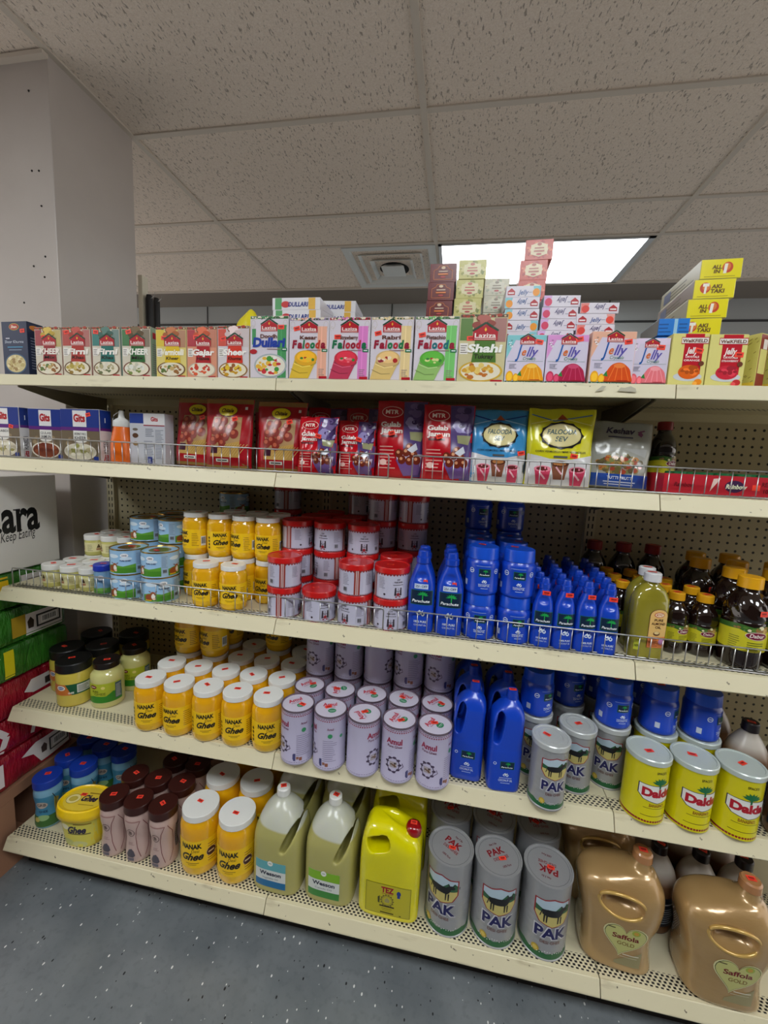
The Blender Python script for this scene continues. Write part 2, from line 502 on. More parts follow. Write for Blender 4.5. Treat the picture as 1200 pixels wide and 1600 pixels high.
# ceiling grid
gm = mat((206, 196, 184), .5)
bm = bmesh.new()
for k in range(-1, 5): bm_box(bm, TX + k*1.2192 - .012, TX + k*1.2192 + .012, -3, 3.24, ZC - .006, ZC + .001)
struct('trim_4', finish(bm, 'grid', gm))['label'] = 'ceiling grid bars running away from the viewer'
bm = bmesh.new()
for y in TY: bm_box(bm, -4, 4.6, y - .012, y + .012, ZC - .0055, ZC + .001)
bm_box(bm, -4, 4.6, 3.235, 3.245, ZC - .008, ZC)
struct('trim_5', finish(bm, 'grid', gm))['label'] = 'ceiling grid bars running left to right'
bm = bmesh.new()
bm_box(bm, -2.7, PXR + .004, PY0 - .022, PY0 + .0, ZC - .02, ZC - .007)
struct('trim_6', finish(bm, 'wall_angle', gm))['label'] = 'pale wall angle where the ceiling meets the pillar'

# ceiling light panels
def ceiling_light(x0, y0, y1, power, label, w=1.2192, group=None):
    t = empty('ceiling_light', ((x0 + w/2), (y0+y1)/2, ZC)); tag(t, label, 'ceiling light', group)
    a, b = w/2 - .014, (y1-y0)/2 - .014
    bm = bmesh.new()
    for q in ((-a, -a+.02, -b, b), (a-.035, a, -b, b), (-a, a, -b, -b+.012), (-a, a, b-.012, b)):
        bm_box(bm, q[0], q[1], q[2], q[3], -.012, -.001)
    link('frame', finish(bm, 'frame', mat((200, 202, 205), .3, .4)), t)
    m = bpy.data.materials.new('lit_diffuser'); m.use_nodes = True; b_ = m.node_tree.nodes['Principled BSDF']
    b_.inputs['Base Color'].default_value = (1, 1, 1, 1)
    b_.inputs['Emission Color'].default_value = (.93, .98, 1.0, 1); b_.inputs['Emission Strength'].default_value = power
    link('diffuser', box_mesh('diffuser', -a + .018, a - .033, -b + .010, b - .010, -.008, -.003, m), t)
ceiling_light(TX + 1.2192, TY[-2], TY[-1], LAMP_FAR, 'lit rectangular ceiling light panel seen above the top shelf')
for k, x in enumerate((-1, 1, 3)):
    ceiling_light(TX + x*1.2192, TY[3], TY[4], LAMP_AISLE, 'lit ceiling light panel over the aisle behind the viewer, ' + ('left', 'middle', 'right')[k] + ' of three')

# air vent
t = empty('ceiling_vent', (-.503, 2.92, ZC)); tag(t, 'white square ceiling air vent with nested louvres beside the light panel', 'air vent')
vm = mat((214, 218, 218), .45)
def sq(bm, a0, z0, a1, z1):
    A = [bm.verts.new((sx*a0, sy*a0, z0)) for sx, sy in ((-1,-1),(1,-1),(1,1),(-1,1))]
    B = [bm.verts.new((sx*a1, sy*a1, z1)) for sx, sy in ((-1,-1),(1,-1),(1,1),(-1,1))]
    for i in range(4): bm.faces.new((A[i], A[(i+1) % 4], B[(i+1) % 4], B[i]))
    return A, B
bm = bmesh.new(); sq(bm, .292, -.003, .292, -.009); sq(bm, .292, -.009, .25, -.009); sq(bm, .25, -.009, .215, .03)
link('frame', finish(bm, 'frame', vm), t)
for a, z in ((.205, -.014), (.14, -.020), (.075, -.026)):
    bm = bmesh.new(); sq(bm, a, z, a - .038, z + .034); sq(bm, a + .001, z + .0015, a - .036, z + .036); sq(bm, a, z, a + .001, z + .0015)
    if a < .1:
        A = [bm.verts.new((sx*.05, sy*.05, z - .002)) for sx, sy in ((-1,-1),(1,-1),(1,1),(-1,1))]; bm.faces.new(A)
        sq(bm, .05, z - .002, a, z)
    link('louvre', finish(bm, 'louvre', vm), t)
bm = bmesh.new(); bmesh.ops.create_circle(bm, cap_ends=True, radius=.10, segments=32, matrix=Matrix.Translation((0, .02, -.0012)))
link('duct_opening', finish(bm, 'duct', mat((18, 18, 20), .9)), t)

# ------------------------------------------------------------------ shelving
upm, pegm = m_upright(), m_peg()
YB = 1.45
for k, x in enumerate((XL, XM, XR, XE)):
    o = link('shelving_upright', box_mesh('upright', -.016, .016, -.012, .04, 0, 1.70, upm), None, (x, YB, 0))
    tag(o, 'slotted cream steel upright at the ' + ('left end', 'first seam from the left', 'second seam from the left', 'right end') + ' of the shelving' if False else
        'slotted cream steel shelving upright ' + ('at the left end of the shelves', 'at the seam left of the middle shelves', 'at the seam right of the middle shelves', 'beyond the right edge of the photo')[k], 'shelf upright')
for k, (a, b) in enumerate(((XL, XM), (XM, XR), (XR, XE))):
    w = b - a; c = (a + b)/2
    side_ = ('left', 'middle', 'right')[k]
    o = link('back_panel', box_mesh('peg', -w/2 + .017, w/2 - .017, 0, .006, .05, 1.69, pegm), None, (c, YB + .004, 0))
    tag(o, f'cream perforated back panel behind the {side_} section of shelves', 'pegboard')
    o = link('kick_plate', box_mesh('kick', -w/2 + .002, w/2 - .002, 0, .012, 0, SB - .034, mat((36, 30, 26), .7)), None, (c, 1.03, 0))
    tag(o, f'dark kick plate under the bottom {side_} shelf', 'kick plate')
def lip_mesh(w, h, s, m):
    bm = bmesh.new()
    pr = [(0, 0), (-.002, -.001), (-s, -h + .002), (-s, -h), (-s + .003, -h - .001), (.004, -.006), (.004, -.0005)]
    V = [[bm.verts.new((x, y, z)) for y, z in pr] for x in (-w/2 + .0012, w/2 - .0012)]
    n = len(pr)
    for i in range(n): bm.faces.new((V[0][i], V[0][(i+1) % n], V[1][(i+1) % n], V[1][i]))
    bm.faces.new(list(reversed(V[0]))); bm.faces.new(V[1])
    bmesh.ops.recalc_face_normals(bm, faces=bm.faces)
    return finish(bm, 'lip', m)
rows = ((S1, .9995, .030, .006, 'top'), (S2, 1.0067, .036, .014, 'second'), (S3, 1.0163, .037, .018, 'third'), (S4, 1.0193, .038, .020, 'fourth'), (SB, .9732, .034, .018, 'bottom'))
deckm, lipm, lipb = m_cream('shelf_deck', perf=0, scuff=.25), m_cream('shelf_lip', scuff=.7), m_cream('shelf_lip_worn', scuff=.9, low=True)
brk = mat((120, 112, 92), .6)
for z, yf, lh, sl, word in rows:
    for k, (a, b) in enumerate(((XL, XM), (XM, XR), (XR, XE))):
        w = b - a
        t = empty('shelf_board', ((a+b)/2, yf, z)); tag(t, f'cream steel {word} shelf of the {("left", "middle", "right")[k]} section', 'shelf')
        bm = bmesh.new(); bm_box(bm, -w/2 + .0012, w/2 - .0012, .004, YB - yf - .013, -.006, 0)
        bm_box(bm, -w/2 + .0012, w/2 - .0012, YB - yf - .017, YB - yf - .013, -.03, -.006)
        link('deck', finish(bm, 'deck', deckm), t)
        link('front_lip', lip_mesh(w, lh, sl, lipb if z == SB else lipm), t)
        if z == SB: continue
        for s in (-1, 1):
            bm = bmesh.new(); pts = [(.10, -.02), (.10, -.007), (YB - yf - .018, -.007), (YB - yf - .018, -.085), (YB - yf - .10, -.07)]
            V = [[bm.verts.new((s*(w/2 - .006) + e, y, zz)) for y, zz in pts] for e in (-.0015, .0015)]
            for i in range(5): bm.faces.new((V[0][i], V[0][(i+1) % 5], V[1][(i+1) % 5], V[1][i]))
            bm.faces.new(list(reversed(V[0]))); bm.faces.new(V[1]); bmesh.ops.recalc_face_normals(bm, faces=bm.faces)
            link('bracket', finish(bm, 'bracket', brk), t)
# torn sticker remains on the lip of the top shelf
brd = [o for o in COL.objects if o.get('label') == 'cream steel top shelf of the middle section'][0]
for k, (px, pts) in enumerate(((938, [(-.011, -.006), (.004, -.004), (.011, .006), (.003, .007)]), (980, [(-.020, -.004), (.018, -.006), (.016, .002), (.006, .007), (-.006, .003), (-.014, .004)]))):
    xx = XA(px, .995, S1 - .012)
    V = [Vector((xx - brd.location.x + u, -.0042 - (.012 - v)*.2 - .0006, -.013 + v)) for u, v in pts]
    bm = bmesh.new(); bm.faces.new([bm.verts.new(v) for v in V])
    o = link('torn_sticker', finish(bm, 'torn', mat((176, 170, 150), .7)), brd); o['label'] = 'grey torn sticker remnant'
# wire fences
def fence(name_label, x0, x1, yf, z):
    t = empty('wire_fence', (x0, yf + .010, z)); tag(t, name_label, 'wire fence')
    L = x1 - x0
    link('bottom_rail', tube('rail', [(0, 0, .0035), (L, 0, .0035)], .0019, WIRE), t)
    link('bottom_rail', tube('rail', [(0, .012, .0032), (L, .012, .0032)], .0019, WIRE), t)
    link('top_rail', tube('rail', [(0, 0, .0), (0, 0, .055), (.0015, 0, .0595), (.006, 0, .061), (L - .006, 0, .061), (L - .0015, 0, .0595), (L, 0, .055), (L, 0, 0.0)], .0019, WIRE), t)
    pk = tube('picket', [(0, .012, .005), (0, .003, .0052), (0, .0022, .009), (0, .0022, .060)], .0011, WIRE, 6)
    n = round(L / .0254)
    for i in range(1, n): link('picket', pk, t, (L*i/n, 0, 0))
fence('chrome wire fence along the left half of the second shelf, before the red pouches', XL + .012, XA(606, 1.017, S2), 1.0067, S2)
fence('chrome wire fence along the right half of the second shelf, before the noodle pouches', XA(643, 1.017, S2), XE - .01, 1.0067, S2)
fence('chrome wire fence on the third shelf before the yellow jars and red-lidded tins', XA(20, 1.027, S3 + .03), XA(598, 1.027, S3), 1.0163, S3)
fence('chrome wire fence on the third shelf before the blue bottles and dark syrup bottles', XA(606, 1.027, S3), XE - .01, 1.0163, S3)

# ------------------------------------------------------------------ far aisle bits beside the pillar
x, z = PT(223, 432, 1.95)
o = link('shelf_end_post', box_mesh('post', -.012, .012, -.02, .02, 0, z, mat((226, 220, 200), .5), .002), None, (x, 1.95, 0))
tag(o, 'narrow cream post edge standing just behind the pillar', 'post')
for k, (px, py) in enumerate(((233, 461), (244, 466))):
    x, z = PT(px, py, 1.95 + .1*k)
    t = empty('hanging_tool', (x, 1.95 + .1*k, z)); tag(t, ('left', 'right')[k] + ' one of two black rod-shaped tools standing behind the pillar', 'tool', 'black tools behind the pillar')
    link('handle', lathe('handle', [(-z, .012), (-.32, .012), (-.3, .017), (-.02, .017), (0, .012)], mat((26, 26, 28), .5), 16), t)
    link('hook', tube('hook', [(0, 0, -.02), (.02, -.01, -.02), (.045, -.02, -.012), (.05, -.02, .004)], .002, WIRE), t)

# ------------------------------------------------------------------ stack at the left end of the shelves
def PXs(px, py, X):
    d = r0 * ((px-600)/F) + r1 * ((py-800)/F) + r2
    t = X / d.x; return d.y * t, CZ + d.z * t
XS = -1.40
struct_z = [.285, .41, .53, .655, .775, .90, 1.022]
bm = bmesh.new()
for y in (.78, 1.0, 1.2): bm_box(bm, -.25, .25, y - 1.03 - .05, y - 1.03 + .05, -.255, -.04)
bm_box(bm, -.25, .25, -.27, .27, -.04, 0, .002)
bm_box(bm, -.25, .25, -.27, .27, -.285, -.255, .002)
o = link('wooden_pallet', finish(bm, 'pallet', mat((150, 108, 82), .8)), None, (XS - .25, 1.0, .285)); tag(o, 'brown wooden pallet carrying the wrapped packs at the left', 'pallet')
def pack(z0, z1, kind, label, seed):
    r = random.Random(seed); H = z1 - z0
    col = {'g': (42, 98, 28), 'r': (132, 16, 34), 'y': (222, 176, 30)}[kind[0]]
    m = NT('shrink_wrap'); c1 = m.mix(m.step(m.noise(5, 4), .45, .6), col, tuple(min(255, int(q*1.25)) for q in col)); m.color(c1)
    m.bump(m.noise(14, 5, m.scl(m.co, (1, 2, .6)), .65), .9, .02); mm = m.set(.22, 0, Coat_Weight=.6)
    bm = bmesh.new(); bm_box(bm, -.23, .23, -.265, .255, 0, H - .002, .018)
    bmesh.ops.subdivide_edges(bm, edges=bm.edges[:], cuts=5, use_grid_fill=True)
    for v in bm.verts:
        v.co.x += .004*math.sin(v.co.y*38 + seed) * (1 if v.co.x > 0 else -1) - .004
        if v.co.y < -.2: v.co.y += .01*math.sin(v.co.x*30 + seed)
    t = empty('wrapped_pack', (XS - .235, 1.0, z0)); tag(t, label, 'wrapped pack', 'wrapped packs stacked by the shelves')
    body = link('wrap', finish(bm, 'wrap', mm, True), t)
    bv = BVHTree.FromPolygons([v.co for v in body.data.vertices], [list(p.vertices) for p in body.data.polygons])
    def fm(u, v, h):
        q = bv.ray_cast(Vector((1, u, v)), Vector((-1, 0, 0)))[0]
        return Vector(((q.x if q else .23) + h + .0006, u, v))
    return t, fm, H
specs = [(0, 'r', 'lowest'), (1, 'r', 'middle'), (2, 'r', 'highest'), (3, 'g', 'lowest'), (4, 'g', 'middle'), (5, 'y', 'highest')]
for i, kd, w in specs:
    colw = {'r': 'red', 'g': 'green', 'y': 'green'}[kd]
    top = {'y': 'topmost green wrapped pack, right under the white carton'}.get(kd, f'{w} {colw} shrink-wrapped pack in the stack left of the shelves')
    t, fm, H = pack(struct_z[i], struct_z[i+1], 'g' if kd == 'y' else kd, top, i*3 + 1)
    a = Art()
    W = (214, 208, 204)
    if i == 5: a.rect(-.02, .06, .055, H-.012, (218, 180, 30)).rect(.10, .22, .05, H-.02, W).rect(.12, .19, .065, .085, (120, 110, 105), 2)
    if i == 4: a.rect(.105, .235, .012, .088, W).rect(.14, .228, .03, .075, (25, 25, 25), 2).rect(.146, .222, .036, .069, W, 3).barcode(.155, .215, .04, .066, 4).rect(.06, .105, .02, .09, (170, 140, 40)).poly([(.112,.035),(.13,.035),(.132,.06),(.121,.075),(.11,.06)], (60, 50, 40), 2)
    if i == 3: a.rect(.03, .06, .012, H-.015, (210, 196, 30)).line([(-.05, .02), (.02, .09)], .002, (150, 190, 120)).line([(.09, .02), (.11, .1)], .003, (34, 80, 26))
    if i == 2: a.poly([(.085,.06),(.11,.095),(.24,.095),(.24,.05),(.115,.045)], W).rect(.155, .175, .055, .08, (60, 50, 45), 2).rect(-.03, .0, .03, .1, (235, 215, 215))
    if i == 1: a.line([(.09, .115), (.115, .07), (.10, .02)], .014, (206, 196, 194)).line([(-.02, .11), (.02, .06), (.0, .01)], .02, (215, 205, 205))
    if i == 0: a.poly([(.06,.075),(.10,.06),(.125,.015),(.235,.02),(.235,.10),(.11,.10)], W).rect(.155, .232, .035, .085, (25, 25, 25), 2).rect(.160, .227, .04, .08, W, 3).barcode(.168, .222, .045, .076, 4).poly([(.128,.045),(.145,.045),(.147,.068),(.137,.08),(.126,.068)], (70, 55, 50), 2).rect(-.04, .0, .02, .1, (226, 215, 215))
    o = a.build('label', fm, t, .03, .0004, .3, .03)
# white carton on top of the stack
t = empty('carton', (XS - .24, 1.0, 1.023)); tag(t, 'large white cardboard carton with black lettering on top of the wrapped packs', 'carton')
cm = NT('white_card'); cm.color(cm.mix(cm.noise(4, 4), (208, 204, 198), (222, 219, 214))); cm.bump(cm.noise(9, 3), .25, .01); cmm = cm.set(.45)
link('box', box_mesh('box', -.23, .23, -.27, .243, 0, .312, cmm, .006), t)
a = Art(); BK = (16, 16, 18)
def uvp(px, py):
    y, z = PXs(px, py, XS - .008); return y - 1.0, z - 1.023
(ua, va), (ub, vb) = uvp(4, 832), uvp(63, 823)
ang = math.atan2(vb - va, ub - ua)
ww = ub - ua
a.text('ara', (ua+ub)/2, (va+vb)/2 - .002, .108, BK, 2, ww, 0, .03, ang)
a.line([uvp(21, 797), uvp(25, 797), uvp(31, 802)], .004, BK, 2)
a.ell(*uvp(0, 830), .007, .008, BK, 2)
(uc, vc), (ud, vd) = uvp(2, 849), uvp(57, 836)
a.text('Keep Eating', (uc+ud)/2, (vc+vd)/2, .032, BK, 2, ud - uc, .35, .0, math.atan2(vd - vc, ud - uc))
a.build('printed_lettering', side(.23), t)
a = Art(); a.line([(-.06, .0), (.0, .03), (.08, .02)], .012, BK, 1); a.line([(.0, -.02), (.1, -.03)], .01, BK, 1)
a.build('printed_mark', topm(.312), t)
# ================================================================== product kinds: jars, tins and bottles
BLK = (24, 20, 18)
def ghee_jar(name, r, h, bold=True):
    k = Kind(name, 'jar of ghee', h); s = r; hl = .0135 * h/.157
    zt = h - hl
    glass = mat((226, 158, 12), .12, 0, .7)
    prof = [(0, s*.80), (.003, s*.90), (.010, s*.97), (.02, s), (zt*.78, s), (zt*.86, s*.985), (zt*.92, s*.92), (zt*.965, s*.84), (zt, s*.82)]
    bj = NT('ghee_in_glass'); bj.color(bj.mix(bj.step(bj.noise(9, 3), .35, .65), (230, 165, 14), (240, 190, 26)))
    k.part('body', lathe('body', prof, bj.set(.12, 0, Coat_Weight=.8), 40, ang=60))
    k.part('lid', lathe('lid', [(zt - .002, s*.86), (zt - .002, s*.9), (h - .0012, s*.9), (h, s*.885), (h, .004)], mat((232, 232, 228), .35), 48, lambda t, z, q: q*(1 + (.006 if q > s*.88 and z < h - .003 and int(t*24/PI) % 2 else 0))))
    a = Art(); Y = (246, 200, 22); W = s * 2.5; l0, l1 = h*.17, h*.62
    a.rect(-W, W*.75, l0, l1, Y, 0)
    k2 = s / .047; f = h / .157
    a.text('NANAK', -.002*k2, l1 - .019*f, .0125*f, BLK, 2, .050*k2, 0, .045)
    a.text('Desi', .008*k2, l1 - .0295*f, .0085*f, (110, 70, 10), 2, .019*k2, .2, .0)
    a.text('Ghee', .0, l1 - .0490*f, .0185*f, BLK, 2, .054*k2, .42, .035)
    a.rect(-.016*k2, .016*k2, l0 + .012*f, l0 + .0135*f, (120, 80, 20), 1).rect(-.01*k2, .01*k2, l0 + .008*f, l0 + .0093*f, (120, 80, 20), 1)
    a.lines(.036*k2, .062*k2, l0 + .01*f, l1 - .01*f, 8, (140, 95, 20), 1, .3)
    a.barcode(.068*k2, .088*k2, l0 + .01*f, l0 + .045*f)
    a.lines(-.09*k2, -.06*k2, l0 + .01*f, l1 - .01*f, 8, (140, 95, 20), 1, .3)
    for j in range(4): a.ell(-.046*k2, l0 + (.010 + j*.012)*f, .0045*k2, .0045*f, (70, 45, 10), 1, 10)
    if name == 'large_ghee_jar':
        a.ell(.044*k2, l0 + .034*f, .011*k2, .011*f, (60, 20, 30), 2).ring(.044*k2, l0 + .034*f, .0115*k2, .0115*f, .001, (220, 190, 150), 3).rect(.037*k2, .051*k2, l0 + .032*f, l0 + .036*f, (225, 200, 160), 3)
    a.build('label', cyl(s + .0002), k.root, .006*k2)
    top_sticker(k, h)
    return k
NK4 = ghee_jar('ghee_jar', .0475, .157)
NK3 = ghee_jar('ghee_jar', .0388, .131)
NKL = ghee_jar('large_ghee_jar', .060, .200)

# lilac tins with a green dot on the lid
def lilac_tin():
    k = Kind('lilac_ghee_tin', 'tin of ghee', .165); r, h = .0465, .160
    pal = (184, 178, 204)
    k.part('body', lathe('body', [(0, r*.97), (.002, r), (.007, r), (.008, r*.985), (h - .007, r*.985), (h - .004, r*.995), (h - .002, r*.995)], mat(pal, .32, 0, .3)))
    k.part('rim', lathe('rim', [(h - .0035, r*1.01), (h + .001, r*1.012), (h + .001, r*.955), (h - .002, r*.94), (h - .002, .003)], mat((150, 130, 145), .25, .7), ang=30))
    a = Art()
    W = 2*PI*r*.5; a.rect(-W, W, .006, .009, (92, 60, 120), 0)
    a.rect(-W, W, h - .0085, h - .0045, (120, 40, 60), 0)
    n = 48
    for j in range(n): a.ell(-W + (j+.5)*2*W/n, h - .0125, .0019, .0022, (140, 44, 66), 1, 8)
    for off in (-.065, .075):
        a.text('Amul', off, h - .046, .016, (150, 36, 70), 2, .044, 0, .03)
        a.text('Pure Ghee', off + .002, h - .056, .0072, (110, 40, 70), 2, .040, 0, .01)
        a.ring(off, .055, .018, .021, .0022, (70, 60, 80), 1)
        for j in range(9):
            q = j*PI*2/9; a.ell(off + .018*math.cos(q), .055 + .021*math.sin(q), .0052, .0036, (74, 60, 88), 1, 8)
        a.rect(off - .010, off + .010, .047, .064, (170, 160, 165), 2).blobs(off, .055, .009, .007, 8, [(120, 90, 70), (60, 50, 60), (200, 190, 180)], .003, 3)
        a.line([(off + .016, .042), (off + .028, .050), (off + .024, .060)], .0016, (80, 60, 90), 1)
        a.rect(off + .035, off + .041, .018, .034, (80, 76, 120), 1); a.rect(off + .045, off + .052, .018, .026, (150, 100, 80), 1)
    a.ell(.0, h - .055, .0065, .0065, (54, 140, 92), 2); a.lines(-.02, .02, .03, .095, 11, (130, 124, 152), 1, .25)
    a.text('Amul', .0, h - .038, .007, (120, 60, 90), 2, .018); a.ell(.032, .10, .005, .005, (70, 150, 110), 2)
    a.rect(-.028, -.022, .014, .036, (70, 70, 120), 1).rect(-.012, -.004, .014, .024, (150, 90, 70), 1)
    a.ell(.118, .085, .007, .007, (54, 140, 92), 2); a.lines(.105, .135, .03, .075, 8, (130, 124, 152), 1, .25)
    a.build('label', cyl(r*.985), k.root, .006)
    b = Art(); b.ell(0, 0, r*.93, r*.93, (206, 200, 218), 0, 36)
    b.text('Amul', -.002, .010, .015, (190, 40, 66), 2, .040, 0, .03).ell(.004, -.012, .0115, .0095, (40, 130, 86), 2).rect(-.005, .013, -.0125, -.011, (200, 220, 210), 3).rect(-.002, .010, -.016, -.015, (200, 220, 210), 3)
    b.text('Pure Ghee', -.002, .002, .005, (150, 70, 100), 2, .03)
    o = b.build('lid_print', topm(h - .0017), k.root)
    top_sticker(k, h - .001, loose=.012, h=.012)
    return k
AM = lilac_tin()

# red-lidded tins
def red_tin():
    k = Kind('red_lidded_tin', 'tin of ghee', .085); r, h = .0475, .086
    k.part('body', lathe('body', [(0, r*.98), (.002, r), (.004, r*.985), (h - .012, r*.985), (h - .008, r*.985)], mat((186, 184, 204), .3, 0, .3)))
    k.part('lid', lathe('lid', [(h - .017, r*1.0), (h - .016, r*1.025), (h - .003, r*1.025), (h - .0005, r*1.0), (h - .0005, r*.93), (h - .0025, r*.90), (h - .0025, .003)], mat((196, 22, 22), .3, 0, .2), 48, lambda t, z, q: q*(1 + (.012 if q > r*1.02 and z < h - .01 and int(t*36/PI) % 2 else 0))))
    a = Art(); W = PI*r*.985; DR = (150, 26, 30); DK = (60, 50, 60)
    n = 34
    for j in range(n): x = -W + j*2*W/n; a.poly([(x, h - .0175), (x + 2*W/n, h - .0175), (x + W/n, h - .0225)], DR, 1)
    a.rect(-W, W, .0, .0035, (120, 30, 40), 1)
    for c in (-W*.5, W*.5):      # brown-red stripes
        a.rect(c - .008, c + .008, .003, h - .016, (150, 60, 50), 1).rect(c - .0035, c + .0035, .003, h - .016, (196, 178, 176), 2).rect(c - .0008, c + .0008, .003, h - .016, DR, 3)
    def churn(c):                # two small figures at a churn
        for s in (-1, 1): a.ell(c + s*.0075, .031, .0024, .0026, DK, 2, 8).poly([(c+s*.0105, .012), (c+s*.0045, .012), (c+s*.0055, .029), (c+s*.0095, .029)], DK, 2).line([(c+s*.006, .026), (c, .022)], .0012, DK, 2)
        a.ell(c, .015, .0045, .0048, (150, 40, 50), 3, 12).line([(c, .016), (c, .032)], .001, DK, 2)
        for s in (-1, 1): a.ell(c + s*.005, .0085, .003, .002, (150, 50, 60), 2, 8)
    churn(0); churn(W*.97)
    a.text('COW', 0, .053, .004, DK, 2, .009); a.text('PURE GHEE', 0, .046, .0042, DK, 2, .022); a.rect(-.014, .014, .040, .0412, DK, 1)
    for c in (W*.25 + .006, -W*.25 - .008, W*.75, -W*.75 - .003): a.lines(c - .010, c + .010, .03, .062, 8, (110, 104, 120), 1, .25)
    a.barcode(W*.25 - .002, W*.25 + .010, .01, .024, bg=(176, 174, 190))
    a.ell(-W*.25, .014, .003, .003, DK, 1, 10); a.rect(-W*.75, -W*.75 + .005, .01, .015, (190, 30, 40), 1)
    a.build('label', cyl(r*.985 + .0002), k.root, .006)
    top_sticker(k, h - .0022, loose=.014)
    return k
RT = red_tin()

# sky-blue cow tins
def cow_tin():
    k = Kind('blue_cow_tin', 'tin of ghee', .075); r, h = .052, .076
    k.part('body', lathe('body', [(0, r*.99), (.0015, r*1.005), (.003, r*.985), (h - .003, r*.985)], mat((150, 190, 224), .3, 0, .3)))
    k.part('lid', lathe('lid', [(h - .004, r*.99), (h - .003, r*1.012), (h, r*1.012), (h, r*.97), (h - .0035, r*.94), (h - .0035, r*.6), (h - .0028, r*.58), (h - .0028, .003)], mat((178, 140, 62), .22, .85), ang=25))
    a = Art(); W = PI*r*.985
    for c in (-W*.62, W*.05, W*.7):
        a.rect(c - .045, c + .045, .004, .024, (74, 140, 40), 1)
        a.poly([(c - .045, .024), (c - .02, .030), (c + .01, .025), (c + .045, .032), (c + .045, .02), (c - .045, .02)], (96, 160, 52), 1)
        a.ell(c - .02, .055, .018, .006, (215, 230, 242), 1).ell(c + .018, .048, .016, .006, (206, 226, 242), 1)
        x = c - .016                                       # brown and white cow head
        a.ell(x - .010, .017, .013, .010, (150, 74, 36), 2).ell(x + .002, .026, .0075, .0085, (160, 84, 44), 3).ell(x + .003, .020, .0055, .0085, (240, 236, 228), 4).ell(x + .005, .013, .0045, .0035, (240, 200, 180), 5)
        a.line([(x - .004, .033), (x - .010, .036)], .0022, (120, 60, 30), 3).line([(x + .008, .033), (x + .013, .036)], .0022, (120, 60, 30), 3)
        a.ell(x - .001, .0255, .001, .0012, BLK, 6, 6).ell(x + .007, .0255, .001, .0012, BLK, 6, 6)
        for j in range(5): a.ell(x - .02 + j*.004, .008, .0018, .0018, (244, 196, 40), 3, 6)
        a.ell(c + .014, .058, .011, .006, (240, 240, 244), 2).text('GRB', c + .014, .0555, .0045, (40, 60, 90), 3, .013)
        a.text('PURE GHEE', c + .016, .040, .0045, (30, 50, 110), 3, .028)
    for c in (-W*.3, W*.38): a.rect(c - .0095, c + .0095, .004, h - .006, (156, 186, 214), 2).lines(c - .008, c + .008, .03, .066, 9, (90, 110, 140), 3, .25).barcode(c - .006, c + .006, .012, .024, 3, (150, 160, 170))
    a.build('label', cyl(r*.985 + .0002), k.root, .006)
    top_sticker(k, h - .0025, loose=.012)
    return k
CT = cow_tin()

# small cream jars with white lids
def small_jar():
    k = Kind('small_ghee_jar', 'jar of ghee', .07); r, h = .031, .072
    k.part('body', lathe('body', [(0, r*.9), (.003, r*.97), (.006, r), (h*.72, r), (h*.78, r*.93)], mat((196, 190, 110), .2, 0, .5)))
    k.part('lid', lathe('lid', [(h*.76, r*.98), (h*.76, r*1.03), (h - .002, r*1.03), (h, r*1.0), (h, .003)], mat((222, 220, 214), .35)))
    a = Art(); a.rect(-.055, .055, .014, .046, (222, 214, 160), 0)
    for c in (-.018, .036): a.ell(c, .038, .0022, .0024, (70, 50, 30), 2, 8).poly([(c-.006, .028), (c+.006, .028), (c+.003, .036), (c-.003, .036)], (80, 56, 30), 2).rect(c-.007, c+.007, .020, .0265, (170, 120, 90), 2)
    a.lines(.002, .020, .018, .042, 7, (120, 116, 80), 1, .3); a.lines(-.05, -.032, .018, .042, 7, (120, 116, 80), 1, .3)
    a.build('label', cyl(r + .0002), k.root, .005)
    top_sticker(k, h, loose=.006, w=.022, h=.013)
    return k
SJ = small_jar()

# silver tins with a black cow
def cow_badge(a, c, y, s, red=(150, 30, 34)):
    """shield with sky, trees, field and a black cow"""
    P = lambda u, v: (c + u*s, y + v*s*.80)
    sh = [(-1, .95), (-.5, 1.02), (0, 1.25), (.5, 1.02), (1, .95), (1, -.2), (.7, -.75), (0, -1.0), (-.7, -.75), (-1, -.2)]
    a.poly([P(u*1.08, v*1.07) for u, v in sh], red, 1)
    a.poly([P(u, v) for u, v in sh], (176, 196, 210), 2)
    a.poly([P(u, v) for u, v in [(-1, .2), (1, .2), (1, -.2), (.7, -.75), (0, -1), (-.7, -.75), (-1, -.2)]], (196, 182, 110), 3)
    a.poly([P(u, v) for u, v in [(-1, .2), (-1, .5), (-.6, .35), (.1, .4), (.4, .75), (.6, .5), (.8, .8), (1, .6), (1, .1), (-1, .05)]], (44, 92, 62), 4)
    a.poly([P(u, v) for u, v in [(-.62, .32), (-.3, .42), (.3, .42), (.48, .62), (.72, .62), (.86, .42), (.8, .3), (.6, .3), (.5, .0), (.35, -.15), (-.35, -.15), (-.6, -.05)]], (20, 20, 24), 5)
    for u in (-.52, -.38, .26, .42): a.poly([P(u, -.1), P(u + .09, -.1), P(u + .07, -.68), P(u + .01, -.68)], (20, 20, 24), 5)
    a.line([P(-.6, .3), P(-.72, -.3)], .05*s, (20, 20, 24), 5); a.line([P(.5, .62), P(.42, .78)], .06*s, (20, 20, 24), 5); a.line([P(.72, .62), P(.84, .74)], .06*s, (20, 20, 24), 5)
    return a
